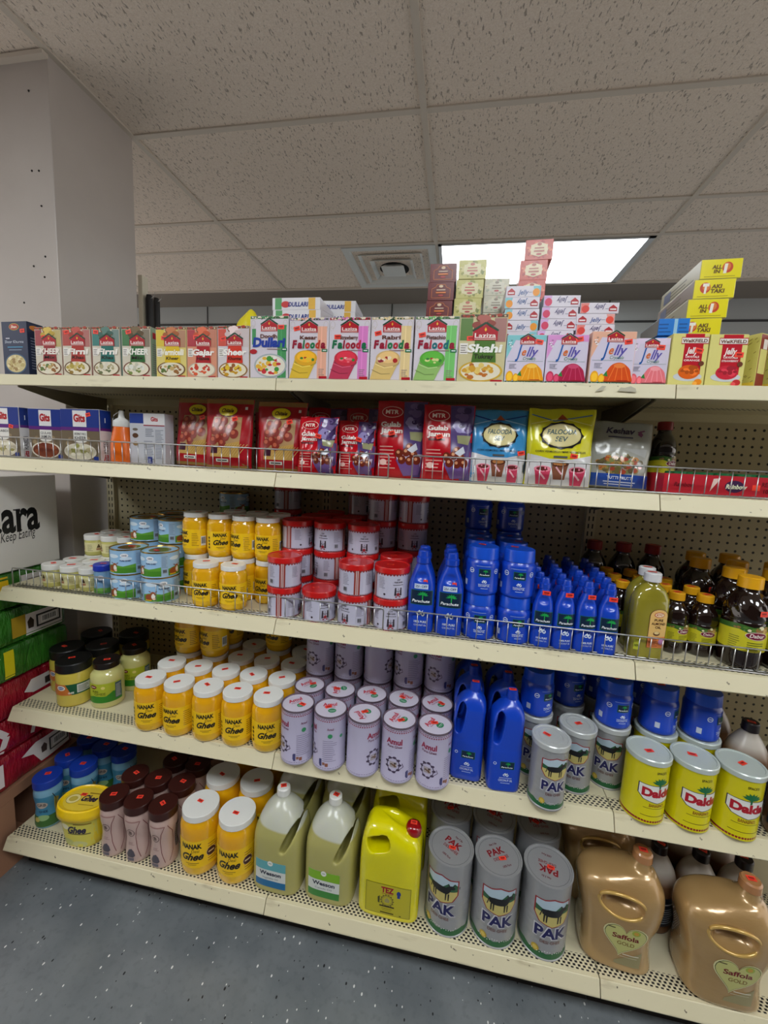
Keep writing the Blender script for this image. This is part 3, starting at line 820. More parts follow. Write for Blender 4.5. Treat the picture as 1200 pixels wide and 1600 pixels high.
def pak_tin(name, r, h, toplid):
    k = Kind(name, 'tin of ghee', h); sv = mat((166, 167, 170), .34, .35)
    hh = h - (.006 if toplid else 0)
    prof = [(0, r*.985), (.0015, r*1.0), (.004, r*1.0), (.0055, r*.975)]
    z = .02
    for q in (.25, .34, .43, .52, .61, .70): prof += [(hh*q - .002, r*.975), (hh*q, r*.969), (hh*q + .002, r*.975)]
    prof += [(hh - .006, r*.975), (hh - .005, r*1.0), (hh, r*1.0), (hh, r*.95), (hh - .003, r*.93), (hh - .003, .003)]
    k.part('body', lathe('body', prof, sv, 48, ang=30))
    a = Art(); f = r/.064; g = h/.22; W = PI*r*.975
    for j in range(26):
        x0 = -W + j*2*W/26; a.poly([(x0, .006), (x0 + 2*W/26, .006), (x0 + 2*W/26, .024*g + .003*g*math.sin(j*2.1)), (x0, .024*g + .003*g*math.sin(j*2.1 - 2.1))], (22, 96, 54), 0)
    for c in (-W*.5, W*.5):
        cow_badge(a, c, .140*g, .045*f)
        a.text('PAK', c, .070*g, .033*g, (206, 206, 212), 6, .090*f, 0, .075)
        a.text('PAK', c, .071*g, .031*g, (26, 26, 86), 7, .084*f, 0, .035)
        a.text('DESI GHEE', c, .054*g, .0085*g, (120, 86, 84), 6, .052*f)
        a.ell(c - .036*f, .030*g, .010*f, .010*g, (190, 160, 50), 2).ell(c - .036*f, .030*g, .006*f, .006*g, (214, 190, 90), 3)
        r2_ = random.Random(4)
        for j in range(16): a.ell(c - .05*f + j*.0065*f, (.022 + .008*r2_.random())*g, .0016*f, .0016*f, (225, 225, 225), 2, 6)
        a.line([(c + .05*f, .15*g), (c + .05*f, .158*g)], .006, (110, 110, 114), 1)
    a.build('label', cyl(r*.977), k.root, .006)
    if toplid:
        k.part('lid', lathe('lid', [(h - .014, r*1.0), (h - .014, r*1.045), (h - .002, r*1.045), (h, r*1.0), (h, r*.9), (h - .002, r*.87), (h - .002, .003)], mat((186, 190, 190), .25, .1, .5), 48, ang=28))
        z = h - .0015
        k.part('stacking_ring', lathe('ring', [(z, r*.6), (z + .0012, r*.61), (z + .0012, r*.66), (z, r*.67)], mat((192, 196, 198), .25, .2), 40, caps=False))
    else:
        b = Art(); b.text('PAK', 0, .004, .019*f, (136, 26, 34), 1, .050*f, 0, .03).text('DESI GHEE', .004, -.011, .0085*f, (136, 30, 38), 1, .046*f, 0, .01)
        b.text('100% Pure', .006, -.034*f, .006*f, (110, 40, 46), 1, .026*f, .2).ring(0, 0, r*.86, r*.86, .0009, (96, 98, 100), 0)
        b.text('Net 5 lbs', .004, .032*f, .006*f, (110, 50, 54), 1, .024*f, .2)
        b.build('lid_print', topm(h - .0028), k.root).rotation_euler[2] = -PI/2
    top_sticker(k, h - (.0008 if toplid else .0018), loose=.01)
    return k
PK4 = pak_tin('silver_ghee_tin', .0455, .177, True)
PKL = pak_tin('large_silver_ghee_tin', .0635, .222, False)

# yellow tins with a palm
def dalda():
    k = Kind('yellow_fat_tin', 'tin of fat', .17); r, h = .0485, .170
    k.part('body', lathe('body', [(0, r*.97), (.001, r*.995), (.004, r*.995), (.005, r*.985), (h - .008, r*.985)], mat((206, 196, 10), .3, 0, .3), 48))
    k.part('lid', lathe('lid', [(h - .013, r*1.0), (h - .013, r*1.04), (h - .002, r*1.04), (h, r*1.0), (h, r*.92), (h - .002, r*.90), (h - .002, .003)], mat((186, 196, 192), .25, .05, .5), 48, ang=28))
    a = Art(); W = PI*r*.985
    a.rect(-W, W, .002, .010, (140, 20, 28), 0).rect(-W, W, h - .0145, h - .010, (150, 22, 30), 0)
    for c in (-W*.5, W*.5):
        a.text("SPACE'S", c + .002, .136, .0062, (60, 56, 16), 2, .024, 0, .02)
        G = (24, 106, 62)
        for q in (-1.25, -.8, -.35, 0.1, .5, .95, 1.3):
            tipx, tipy = c + .002 + .021*math.sin(q), .110 + .017*math.cos(q)
            bx, by = c + .002, .107
            nx, ny = math.cos(q)*.0035, -math.sin(q)*.0035
            mx, my = (bx + tipx)/2, (by + tipy)/2 + .002
            a.poly([(bx, by), (mx - nx, my - ny), (tipx, tipy), (mx + nx, my + ny)], G, 4 + q*.1)
        a.rect(c - .0005, c + .0035, .098, .108, G, 4)
        sh = [(-.043, .104), (.043, .104), (.043, .078), (.031, .066), (0, .059), (-.031, .066), (-.043, .078)]
        a.poly([(c + u*1.05, .0845 + (v - .0845)*1.07) for u, v in sh], (30, 30, 60), 1)
        a.poly([(c + u, v) for u, v in sh], (226, 226, 222), 2)
        a.text('Dalda', c, .0755, .021, (176, 20, 40), 3, .073, 0, .055)
        a.text('BANASPATI', c, .048, .0085, (150, 90, 20), 2, .036, 0, .02)
        a.rect(c - .030, c + .030, .043, .0443, (110, 100, 20), 1); a.rect(c - .034, c + .036, .022, .0235, (110, 90, 20), 1)
    a.lines(-.022, .022, .03, .135, 12, (160, 150, 20), 1, .25)
    a.build('label', cyl(r*.986), k.root, .006)
    top_sticker(k, h - .0012, loose=.008, w=.02, h=.012)
    return k
DA = dalda()

# wide jars at the left of the fourth shelf
def wide_jar(name, lidc, cols, h, r, glass, lid_h=.03):
    k = Kind(name, 'jar of ghee', h)
    k.part('body', lathe('body', [(0, r*.88), (.004, r*.97), (.01, r), (h - lid_h - .012, r), (h - lid_h - .003, r*.93), (h - lid_h + .004, r*.9)], mat(glass, .15, 0, .6), 44, ang=60))
    k.part('lid', lathe('lid', [(h - lid_h, r*.94), (h - lid_h, r*.98), (h - .003, r*.98), (h, r*.95), (h, .003)], mat(lidc, .4), 44))
    a = Art(); z0, z1 = h*.30, h*.55
    a.rect(-.10, .10, z0, z1, (18, 84, 50), 0).rect(-.10, -.012, z0, z1, (198, 112, 44), 1).poly([(-.012, z0), (.006, z0), (-.012, z1)], (198, 112, 44), 1)
    a.ell(-.026, z1 - .012, .014, .0085, (232, 228, 214), 2).ell(-.026, z1 - .012, .010, .005, (60, 90, 150), 3).rect(-.034, -.018, z1 - .013, z1 - .011, (230, 230, 225), 4)
    a.rect(.020, .060, z0 + .005, z1 - .004, (206, 206, 200), 2).lines(.023, .057, z0 + .009, z1 - .007, 5, (90, 90, 90), 3, .4)
    a.text('GHEE', .004, z0 + .005, .006, (240, 240, 230), 3, .016)
    a.build('label', cyl(r + .0002), k.root, .006)
    top_sticker(k, h, loose=.01)
    return k
BJ = wide_jar('black_lidded_jar', (14, 14, 14), None, .148, .052, (206, 186, 76), .03)
def pale_jar():
    k = Kind('pale_ghee_jar', 'jar of ghee', .15); r, h = .049, .152
    k.part('body', lathe('body', [(0, r*.9), (.003, r*.97), (.008, r), (.095, r), (.108, r*.97), (.117, r*.86), (.122, r*.76), (.136, r*.75), (.138, r*.75)], mat((208, 204, 132), .12, 0, .8), 44, ang=60))
    k.part('lid', lathe('lid', [(.132, r*.78), (.132, r*.80), (.149, r*.80), (h, r*.77), (h, .003)], mat((34, 26, 24), .3, .3), 44))
    a = Art(); a.rect(-.07, .07, .022, .088, (176, 186, 44), 0)
    a.poly([(-.07, .022), (.07, .022), (.07, .052), (.04, .058), (.02, .044), (-.02, .046), (-.05, .036), (-.07, .040)], (46, 130, 30), 1)
    a.ell(-.019, .077, .012, .0062, (120, 40, 36), 2).rect(-.027, -.011, .0758, .0782, (232, 220, 200), 3)
    a.text('PURE', .004 - .016, .059, .0068, (96, 106, 16), 3, .02).text('GHEE', .002, .049, .0085, (110, 120, 20), 3, .034)
    a.ell(.012, .074, .006, .005, (226, 214, 120), 2)
    a.rect(.046, .068, .030, .084, (70, 100, 110), 2).lines(.048, .066, .034, .08, 9, (200, 205, 205), 3, .35)
    a.build('label', cyl(r + .0003), k.root, .006)
    top_sticker(k, h, loose=.006)
    return k
PJ = pale_jar()

# ridged-neck jars with a plastic waist (base shelf)
def pet_jar(name, lidc, bodyc, h, r, art):
    k = Kind(name, 'jar of ghee', h)
    hl = .026
    k.part('body', lathe('body', [(0, r*.86), (.004, r*.95), (.012, r*.98), (h*.22, r*.95), (h*.36, r*.86), (h*.50, r*.87), (h*.62, r*.96), (h*.72, r*.98), (h - hl - .010, r*.93), (h - hl + .003, r*.84)], mat(bodyc, .28, 0, .4), 44, ang=70))
    k.part('lid', lathe('lid', [(h - hl, r*.9), (h - hl, r*1.0), (h - .0018, r*1.0), (h, r*.975), (h, .003)], mat(lidc, .35), 44, lambda t, z, q: q*(1 + (.008 if q > r*.98 and z < h - .003 and int(t*30/PI) % 2 else 0))))
    a = Art(); art(a, h, r)
    a.build('label', onto_round(k.root.children[0].data), k.root, .006, vstep=.012)
    top_sticker(k, h, loose=.006, w=.018, h=.013)
    return k
def onto_round(me):
    bv = BVHTree.FromPolygons([v.co for v in me.vertices], [list(p.vertices) for p in me.polygons])
    rr = max(v.co.x for v in me.vertices)
    def f(u, v, h):
        t = u/rr; d = Vector((math.sin(t), -math.cos(t), 0))
        q = bv.ray_cast(Vector((0, 0, v)) + d*1.0, -d)[0]
        L = math.hypot(q.x, q.y) if q else rr
        return d*(L + h + .0006) + Vector((0, 0, v))
    return f
def art_pink(a, h, r):
    M_ = (110, 40, 46)
    a.ring(-.018, .105, .0135, .014, .002, (96, 72, 70), 1).text('B', -.018, .099, .013, (96, 72, 70), 2, .010, 0, .03)
    a.line([(.012, .145), (.002, .12), (-.002, .09), (.002, .055), (.012, .02)], .0016, M_, 2); a.line([(.020, .145), (.034, .12), (.040, .09), (.036, .05), (.024, .02)], .0016, M_, 2)
    a.poly([(-.034, .030), (-.026, .046), (-.016, .050), (-.008, .042), (-.004, .028), (-.010, .022), (-.028, .022)], (84, 78, 88), 1); a.rect(-.030, -.008, .010, .020, (110, 104, 116), 1)
    a.lines(-.03, -.006, .062, .072, 3, (150, 120, 116), 1, .35); a.rect(-.036, .010, .142, .146, (160, 120, 116), 1)
    a.rect(.048, .072, .05, .13, (70, 56, 54), 1).lines(.050, .070, .055, .126, 10, (190, 180, 176), 2, .3)
def art_blue(a, h, r):
    a.rect(-.07, .07, .010, .048, (60, 110, 50), 0).rect(-.07, .07, .048, .118, (66, 140, 176), 0)
    a.ell(-.004, .088, .020, .0125, (200, 188, 176), 1).text('GRB', -.004, .083, .011, (60, 50, 60), 2, .030, 0, .02)
    a.text('GHEE', 0, .060, .008, (20, 50, 80), 2, .03).ell(.0, .042, .018, .010, (150, 190, 130), 1).ell(-.02, .036, .010, .008, (200, 180, 90), 1)
    a.line([(.030, .125), (.040, .10), (.041, .06), (.034, .03)], .002, (30, 30, 34), 2); a.poly([(.034, .11), (.05, .10), (.05, .04), (.036, .05)], (168, 150, 60), 1)
PI_ = pet_jar('pink_ghee_jar', (58, 24, 20), (196, 168, 160), .192, .0415, art_pink)
GB = pet_jar('blue_ghee_jar', (22, 60, 168), (126, 178, 206), .172, .0415, art_blue)
# small blue-lidded jar of the third shelf
def small_blue():
    k = Kind('small_blue_lidded_jar', 'jar of ghee', .1); r, h = .031, .104
    k.part('body', lathe('body', [(0, r*.85), (.003, r*.95), (.02, r*.97), (.045, r*.90), (.07, r*.96), (.084, r*.9)], mat((120, 158, 192), .25, 0, .4), 36, ang=70))
    k.part('lid', lathe('lid', [(.083, r*.95), (.083, r), (h - .003, r), (h, r*.95), (h, .003)], mat((26, 50, 170), .35), 40))
    a = Art(); a.rect(-.045, .045, .004, .022, (86, 140, 60), 0).ell(-.002, .060, .010, .009, (200, 200, 210), 1).text('GRB', -.002, .0575, .005, (50, 60, 90), 2, .014).text('GHEE', -.002, .044, .004, (40, 60, 110), 2, .016).ell(0, .018, .016, .006, (120, 170, 80), 1)
    a.build('label', onto_round(k.root.children[0].data), k.root, .006, vstep=.01)
    top_sticker(k, h, loose=.004)
    return k
SB_ = small_blue()
# oval yellow tub
def tub():
    k = Kind('yellow_ghee_tub', 'tub of ghee', .13); h = .135
    k.part('body', loft('body', [(0, .052, .036, 2.4), (.003, .056, .040, 2.4), (.03, .060, .043, 2.4), (.10, .068, .049, 2.4), (.112, .069, .050, 2.4)], mat((238, 214, 30), .3, 0, .3)))
    k.part('lid', loft('lid', [(.100, .074, .055, 2.3), (.103, .077, .058, 2.3), (.118, .077, .058, 2.3), (.133, .074, .055, 2.3), (h, .070, .051, 2.3), (h - .004, .066, .047, 2.3), (h - .004, .02, .015, 2)], mat((246, 206, 16), .28, 0, .3)))
    a = Art(); a.poly([(-.055, .004), (.055, .004), (.06, .098), (-.06, .098)], (224, 214, 90), 0).text('Ghee', .008, .056, .024, (40, 34, 70), 3, .056, .4, .04).rect(-.022, .045, .050, .054, (120, 110, 60), 2)
    a.ell(-.026, .018, .020, .013, (196, 200, 120), 1).ell(.012, .014, .022, .012, (206, 206, 140), 1).ell(-.03, .074, .014, .010, (240, 236, 200), 1).rect(.0, .05, .086, .090, (150, 120, 30), 2)
    a.build('label', onto(k.root.children[0].data), k.root, .008, vstep=.02)
    b = Art(); b.ell(0, 0, .062, .044, (226, 196, 60), 0, 32).text('Ghee', .016, -.008, .022, (44, 36, 60), 3, .05, .4, .04).ell(-.034, -.004, .020, .017, (232, 220, 150), 1).ell(-.034, -.004, .013, .010, (196, 176, 70), 2).rect(.0, .04, .020, .024, (150, 120, 30), 1).rect(-.005, .045, -.022, -.020, (150, 120, 30), 1).ring(-.034, -.004, .021, .018, .001, (120, 100, 30), 2)
    b.build('lid_print', topm(h - .0038), k.root)
    o = top_sticker(k, h - .003, -.014, .014, 0)
    return k
TU = tub()
BLUE = (16, 66, 190); BP = dict(rough=.3, coat=.2)
def palm_badge(a, c, y, w, h, txt=True):
    a.rect(c - w/2 - .001, c + w/2 + .001, y - .001, y + h + .001, (20, 110, 70), 1).rect(c - w/2, c + w/2, y, y + h, (10, 36, 62), 2)
    for q in (-1.5, -1.0, -.5, 0, .5, 1.0, 1.5):
        L = h*.34; bx, by = c + w*.05, y + h*.70
        tx, ty = bx + L*math.sin(q)*1.2, by + L*.8*math.cos(q) - abs(q)*.1*L
        nx, ny = math.cos(q)*L*.16, -math.sin(q)*L*.16
        a.poly([(bx, by), ((bx+tx)/2 - nx, (by+ty)/2 - ny + L*.08), (tx, ty), ((bx+tx)/2 + nx, (by+ty)/2 + ny)], (30, 160, 74), 3 + q*.1)
    a.rect(c + w*.03, c + w*.08, y + h*.32, y + h*.7, (30, 160, 74), 3)
    if txt: a.text('Parachute', c - w*.02, y + h*.16, h*.2, (235, 240, 245), 5, w*.84, .2, .02)
def coconut(a, c, y, s):
    Wt = (224, 234, 244)
    a.ell(c - s*.4, y, s*.42, s*.34, Wt, 2, 14).ell(c + s*.42, y - s*.05, s*.38, s*.42, Wt, 2, 14).ell(c - s*.36, y + s*.04, s*.24, s*.16, BLUE, 3, 12).ell(c + s*.40, y + s*.02, s*.16, s*.24, BLUE, 3, 12)
    a.poly([(c - s*.7, y + s*.3), (c - s*.2, y + s*.75), (c + s*.1, y + s*.4), (c + s*.5, y + s*.8), (c + s*.3, y + s*.2), (c - s*.1, y + s*.1)], Wt, 4)
def blue_bottle(name, h, w, d, off=False):
    k = Kind(name, 'hair oil bottle', h); f = h/.178
    keys = [(0, .80, .80, 2.4), (.003, .92, .92, 2.5), (.008, 1.0, 1.0, 2.6), (.06, 1.0, 1.0, 2.6), (.100, .98, .98, 2.5), (.118, .86, .92, 2.3), (.134, .66, .82, 2.1), (.147, .48, .70, 2.0), (.153, .44, .62, 2.0)]
    if off: keys[4] = (.100, .99, .98, 2.5)
    rings = [(z*f, w/2*a, d/2*b, p) for z, a, b, p in sample(keys, 40)]
    me = loft('body', rings, mat(BLUE, .3, 0, .3), 44, 60, lambda v: Vector((v.x, v.y + .007*f*max(0, 1 - ((v.x/(.013*f))**2 + ((v.z - .123*f)/(.012*f))**2)) if v.y < 0 else v.y, v.z)))
    k.part('body', me)
    k.part('cap', lathe('cap', [(.150*f, w*.245), (.152*f, w*.27), (.163*f, w*.265), (.165*f, w*.225), (h - .002, w*.20), (h, w*.18), (h, .003)], mat((16, 62, 178), .3, 0, .2), 28))
    a = Art()
    palm_badge(a, .002, .064*f, .040*f if not off else .044*f, .030*f)
    coconut(a, .002, .044*f, .011*f)
    a.text('100% PURE', .002, .024*f, .0048*f, (224, 234, 244), 2, .026*f).text('COCONUT OIL', .002, .017*f, .0038*f, (224, 234, 244), 2, .026*f, 0, 0)
    if off:
        a.rect(-.018, .018, .122, .135, (200, 215, 235), 2).text('25/- OFF', 0, .1255, .0065, (20, 40, 110), 3, .031)
    a.build('label', onto(me), k.root, .004, vstep=.006)
    if not off: front_sticker(k, .004, -d*.38, h*.80, .019, .011)
    else: front_sticker(k, .010, -d*.42, h*.62, .011, .018)
    return k
SBo = blue_bottle('coconut_oil_bottle', .178, .0505, .040)
TBo = blue_bottle('tall_coconut_oil_bottle', .222, .070, .044, True)
def blue_jar():
    k = Kind('coconut_oil_jar', 'coconut oil jar', .12); r, h = .0425, .122
    k.part('body', lathe('body', [(0, r*.88), (.003, r*.96), (.008, r), (.012, r*.985), (.070, r*.985), (.078, r), (.085, r*.96), (.091, r*.86), (.093, r*.84)], mat(BLUE, .28, 0, .3), 48, ang=60))
    k.part('lid', lathe('lid', [(.091, r*.88), (.092, r*.92), (.096, r*.92), (.116, r*.90), (.121, r*.88), (h, r*.84), (h - .001, .003)], mat((22, 80, 205), .28, 0, .3), 48))
    a = Art(); c = .004
    palm_badge(a, c, .050, .028, .018); coconut(a, c, .036, .0075)
    a.text('COCONUT OIL', c, .0235, .0048, (224, 234, 244), 2, .028, 0, .01).rect(c - .015, c + .015, .029, .030, (200, 215, 235), 1).rect(c - .008, c + .010, .018, .0192, (200, 215, 235), 1)
    for q in (-.030, .036): a.ring(q, .063, .0065, .0065, .0016, (210, 220, 235), 1).rect(q - .004, q + .004, .062, .064, (210, 220, 235), 1)
    a.rect(-.018, .018, .0755, .0765, (160, 185, 230), 1)
    a.rect(-.055, -.044, .02, .035, (190, 200, 220), 1)
    a.build('label', onto_round(k.root.children[0].data), k.root, .005, vstep=.01)
    top_sticker(k, h, loose=.014)
    return k
BJr = blue_jar()
def canister():
    k = Kind('coconut_oil_canister', 'coconut oil canister', .2); h = .272
    keys = [(0, .80, .8, 4), (.004, .93, .92, 4.5), (.010, 1, 1, 5), (.11, 1, 1, 5), (.118, .97, .97, 5), (.19, .97, .97, 5), (.212, .90, .93, 4), (.232, .66, .72, 3), (.246, .34, .42, 2.2), (.252, .27, .34, 2)]
    me = loft('body', [(z, .043*a, .038*b, max(2, p), .010*max(0, (z - .19)/.06)) for z, a, b, p in sample(keys, 40)], mat(BLUE, .3), 56)
    me = carve(me, [ellipsoid(-.023, 0, .178, .0105, .1, .044, .12, 3)], .0028, 5, mat((16, 66, 190), .28, 0, .3))
    k.part('body', me)
    k.part('cap', lathe('cap', [(.246, .0125), (.248, .0145), (.262, .014), (h, .013), (h, .003)], mat((16, 56, 170), .3), 28), (.010, 0, 0))
    a = Art(); palm_badge(a, .004, .070, .034, .019); coconut(a, .002, .052, .009)
    a.text('COCONUT OIL', .002, .034, .006, (224, 234, 244), 2, .036, 0, .01).rect(-.014, .018, .043, .0442, (200, 215, 235), 1).rect(-.010, .014, .028, .0292, (200, 215, 235), 1).ring(-.028, .083, .004, .004, .0012, (220, 228, 240), 1)
    a.build('label', onto(me), k.root, .005, vstep=.01)
    o = top_sticker(k, h, .010, 0, 0)
    return k
CA = canister()
def almond():
    k = Kind('almond_oil_bottle', 'almond oil bottle', .2); h = .212
    keys = [(0, .86, .86, 3), (.004, .97, .95, 3.4), (.01, 1, 1, 3.6), (.13, 1, 1, 3.6), (.155, .93, .95, 3), (.172, .72, .82, 2.5), (.184, .42, .56, 2), (.192, .37, .50, 2)]
    m = NT('pale_oil_in_clear_plastic'); m.color(m.mix(m.step(m.noise(10, 2, m.scl(m.co, (1, 1, .4))), .3, .7), (150, 140, 34), (196, 184, 70)))
    mm = m.set(.08, 0, Coat_Weight=.8); m.b.inputs['Transmission Weight'].default_value = .35
    me = loft('body', [(z, .041*a, .024*b, max(2, p)) for z, a, b, p in sample(keys, 36)], mm, 48)
    k.part('body', me)
    k.part('cap', lathe('cap', [(.191, .016), (.191, .0185), (h - .002, .0185), (h, .0165), (h, .003)], mat((214, 214, 216), .3), 36, lambda t, z, q: q*(1 + (.015 if q > .018 and int(t*30/PI) % 2 else 0))))
    a = Art(); OR = (226, 184, 110); c = .013
    arch = [(c - .021, .030), (c + .021, .030), (c + .021, .110)] + [(c + .021*math.cos(t), .110 + .016*math.sin(t)) for t in [PI*i/10 for i in range(11)]][1:]
    a.poly([(c + (u - c)*1.06, v*1.01) for u, v in arch], (90, 50, 20), 1).poly(arch, OR, 2)
    a.ell(c, .113, .012, .0066, (190, 40, 30), 3).ell(c, .113, .0105, .0052, (232, 214, 180), 4).text('KTC', c, .1108, .0048, (180, 40, 30), 5, .014, 0, .03)
    a.text('PURE', c, .097, .0062, (70, 34, 14), 4, .021, 0, .02).text('ALMOND', c, .088, .0062, (70, 34, 14), 4, .033, 0, .02).text('OIL', c, .079, .0062, (70, 34, 14), 4, .014, 0, .02)
    a.ell(c - .002, .066, .008, .0055, (110, 70, 40), 4).ell(c - .002, .068, .006, .0035, (226, 200, 140), 5).rect(c - .021, c + .021, .030, .058, (214, 122, 66), 3).lines(c - .018, c + .004, .034, .055, 5, (120, 50, 30), 4, .35).ell(c + .011, .046, .007, .008, (190, 130, 180), 4, 8)
    a.rect(-.036, -.024, .022, .046, (196, 200, 60), 2).text('NEW', -.030, .03, .006, (60, 80, 20), 3, .009)
    a.build('label', onto(me), k.root, .006, vstep=.012)
    top_sticker(k, h, loose=.003)
    return k
AL = almond()
def syrup(name, h, r, capc, ribs):
    k = Kind(name, 'syrup bottle', h); f = h/.155; s = r
    prof = [(0, .80), (.004, .93), (.010, .97), (.030, .97), (.034, 1.0), (.078, 1.0), (.083, .96), (.088, .99), (.100, .97), (.112, .86), (.122, .68), (.130, .50), (.137, .46)]
    pr2 = [(z*f, q*s) for z, q in sample([tuple(p) for p in prof], 60)]
    def fn(t, z, q):
        zz = z/f
        if ribs and .088 < zz < .128: return q*(1 + .028*math.sin(9*t + zz*190)*min(1, (zz - .088)/.008)*min(1, (.128 - zz)/.008))
        return q
    k.part('body', lathe('body', pr2, mat((26, 12, 8), .07, 0, 1.0), 72, fn, 80))
    k.part('cap', lathe('cap', [(.136*f, s*.48), (.136*f, s*.56), (h - .002, s*.55), (h, s*.50), (h, .003)], mat(capc, .35), 40, lambda t, z, q: q*(1 + (.012 if q > s*.54 and int(t*30/PI) % 2 else 0))))
    a = Art(); W = s*2.0; Y = (204, 196, 40)
    a.rect(-W, W, .034*f, .074*f, Y, 0).poly([(-W, .074*f), (-W, .066*f), (-W*.3, .070*f), (0, .064*f), (W*.3, .070*f), (W, .065*f), (W, .077*f), (W*.3, .079*f), (0, .076*f), (-W*.3, .079*f)], (60, 104, 40), 1)
    a.blobs(0, .072*f, W*.5, .006*f, 14, [(196, 160, 90), (90, 130, 50), (230, 220, 180), (150, 110, 60)], .0035*f, 2)
    c = .006*f
    a.ell(c, .062*f, .016*f, .0068*f, (230, 220, 200), 4).ell(c, .062*f, .015*f, .006*f, (120, 20, 52), 5).text('Dabur', c, .0595*f, .0062*f, (235, 225, 215), 6, .021*f, .2, .02)
    a.lines(c - .012*f, c + .012*f, .038*f, .053*f, 4, (84, 92, 20), 2, .35, seed=2)
    a.lines(-.030*f, -.014*f, .038*f, .060*f, 6, (120, 120, 30), 2, .3)
    a.build('label', onto_round(k.root.children[0].data), k.root, .004, vstep=.008)
    if ribs: 
        o = front_sticker(k, s*.35, -s*.93, .100*f, .017, .013); o.rotation_euler[2] = .35
    else: top_sticker(k, h, loose=.003)
    return k
DS = syrup('dark_syrup_bottle', .155, .0325, (222, 160, 20), False)
DL = syrup('large_syrup_bottle', .220, .044, (226, 164, 20), True)
DR_ = syrup('red_capped_bottle', .225, .040, (140, 24, 20), False)
# jugs with dark caps
def dark_cap_jug():
    k = Kind('dark_capped_jug', 'vinegar jug', .2); h = .245
    m = NT('cloudy_jug'); m.color(m.mix(m.step(m.z, .15, .185), (120, 84, 58), (186, 178, 168))); mm = m.set(.25)
    k.part('body', lathe('body', [(0, .046), (.004, .051), (.012, .053), (.12, .053), (.15, .051), (.175, .042), (.20, .028), (.215, .018), (.222, .0175)], mm, 44, ang=70))
    k.part('cap', lathe('cap', [(.219, .0185), (.219, .0205), (h - .003, .020), (h, .018), (h, .003)], mat((28, 18, 26), .35), 32))
    a = Art(); a.rect(-.09, .09, .03, .12, (20, 26, 44), 0).lines(-.03, .035, .04, .09, 7, (170, 180, 190), 1, .35).rect(-.03, .03, .098, .102, (200, 200, 205), 1)
    a.build('label', cyl(.0532), k.root, .006)
    top_sticker(k, h, loose=.004)
    return k
JG = dark_cap_jug()

# big oil jugs of the bottom shelf
def wesson(word, c1, c2, sub):
    k = Kind('oil_jug', 'cooking oil jug', .28); h = .300
    keys = [(0, .84, .84, 3.6), (.004, .95, .95, 3.8), (.012, 1, 1, 4), (.10, 1, 1, 4), (.165, 1, 1, 3.6), (.195, .93, .94, 3), (.225, .76, .80, 2.5), (.25, .52, .56, 2.2), (.266, .28, .30, 2), (.274, .22, .24, 2), (.282, .22, .24, 2)]
    me = loft('body', [(z, .076*a, .068*b, max(2, p), 0) for z, a, b, p in sample(keys, 50)], mat((0,0,0)), 64)
    m = m_fill(.205, (196, 198, 184), (176, 170, 104), .22, .25)
    me = carve(me, [ellipsoid(.040, 0, .178, .0115, .12, .045, .42, 2.6)], .003, 6, m)
    k.part('body', me)
    k.part('cap', lathe('cap', [(.278, .0165), (.278, .0195), (h - .003, .019), (h, .0165), (h, .003)], mat((222, 222, 218), .35), 40, lambda t, z, q: q*(1 + (.02 if q > .0188 and int(t*24/PI) % 2 else 0))))
    a = Art(); c = -.008; w = .048
    a.rect(c - w, c + w, .024, .108, (214, 218, 214), 1).rect(c - w, c + w, .080, .108, c1, 2).rect(c - w, c + w, .024, .046, c2, 2)
    a.ell(c, .103, .0085, .0085, (226, 228, 222), 3).rect(c - .0045, c + .0045, .102, .104, (100, 140, 120), 4)
    a.text('Wesson', c, .0635, .0125, (30, 36, 60), 3, .068, 0, .03).text(sub, c, .0515, .006, (120, 130, 136), 3, .050, 0, 0)
    a.build('label', onto(me), k.root, .008, vstep=.012)
    top_sticker(k, h, loose=.003, w=.017, h=.014)
    return k
W1 = wesson('a', (96, 168, 176), (24, 108, 160), 'Vegetable Oil')
W2 = wesson('b', (126, 178, 38), (60, 136, 60), 'Canola Oil')
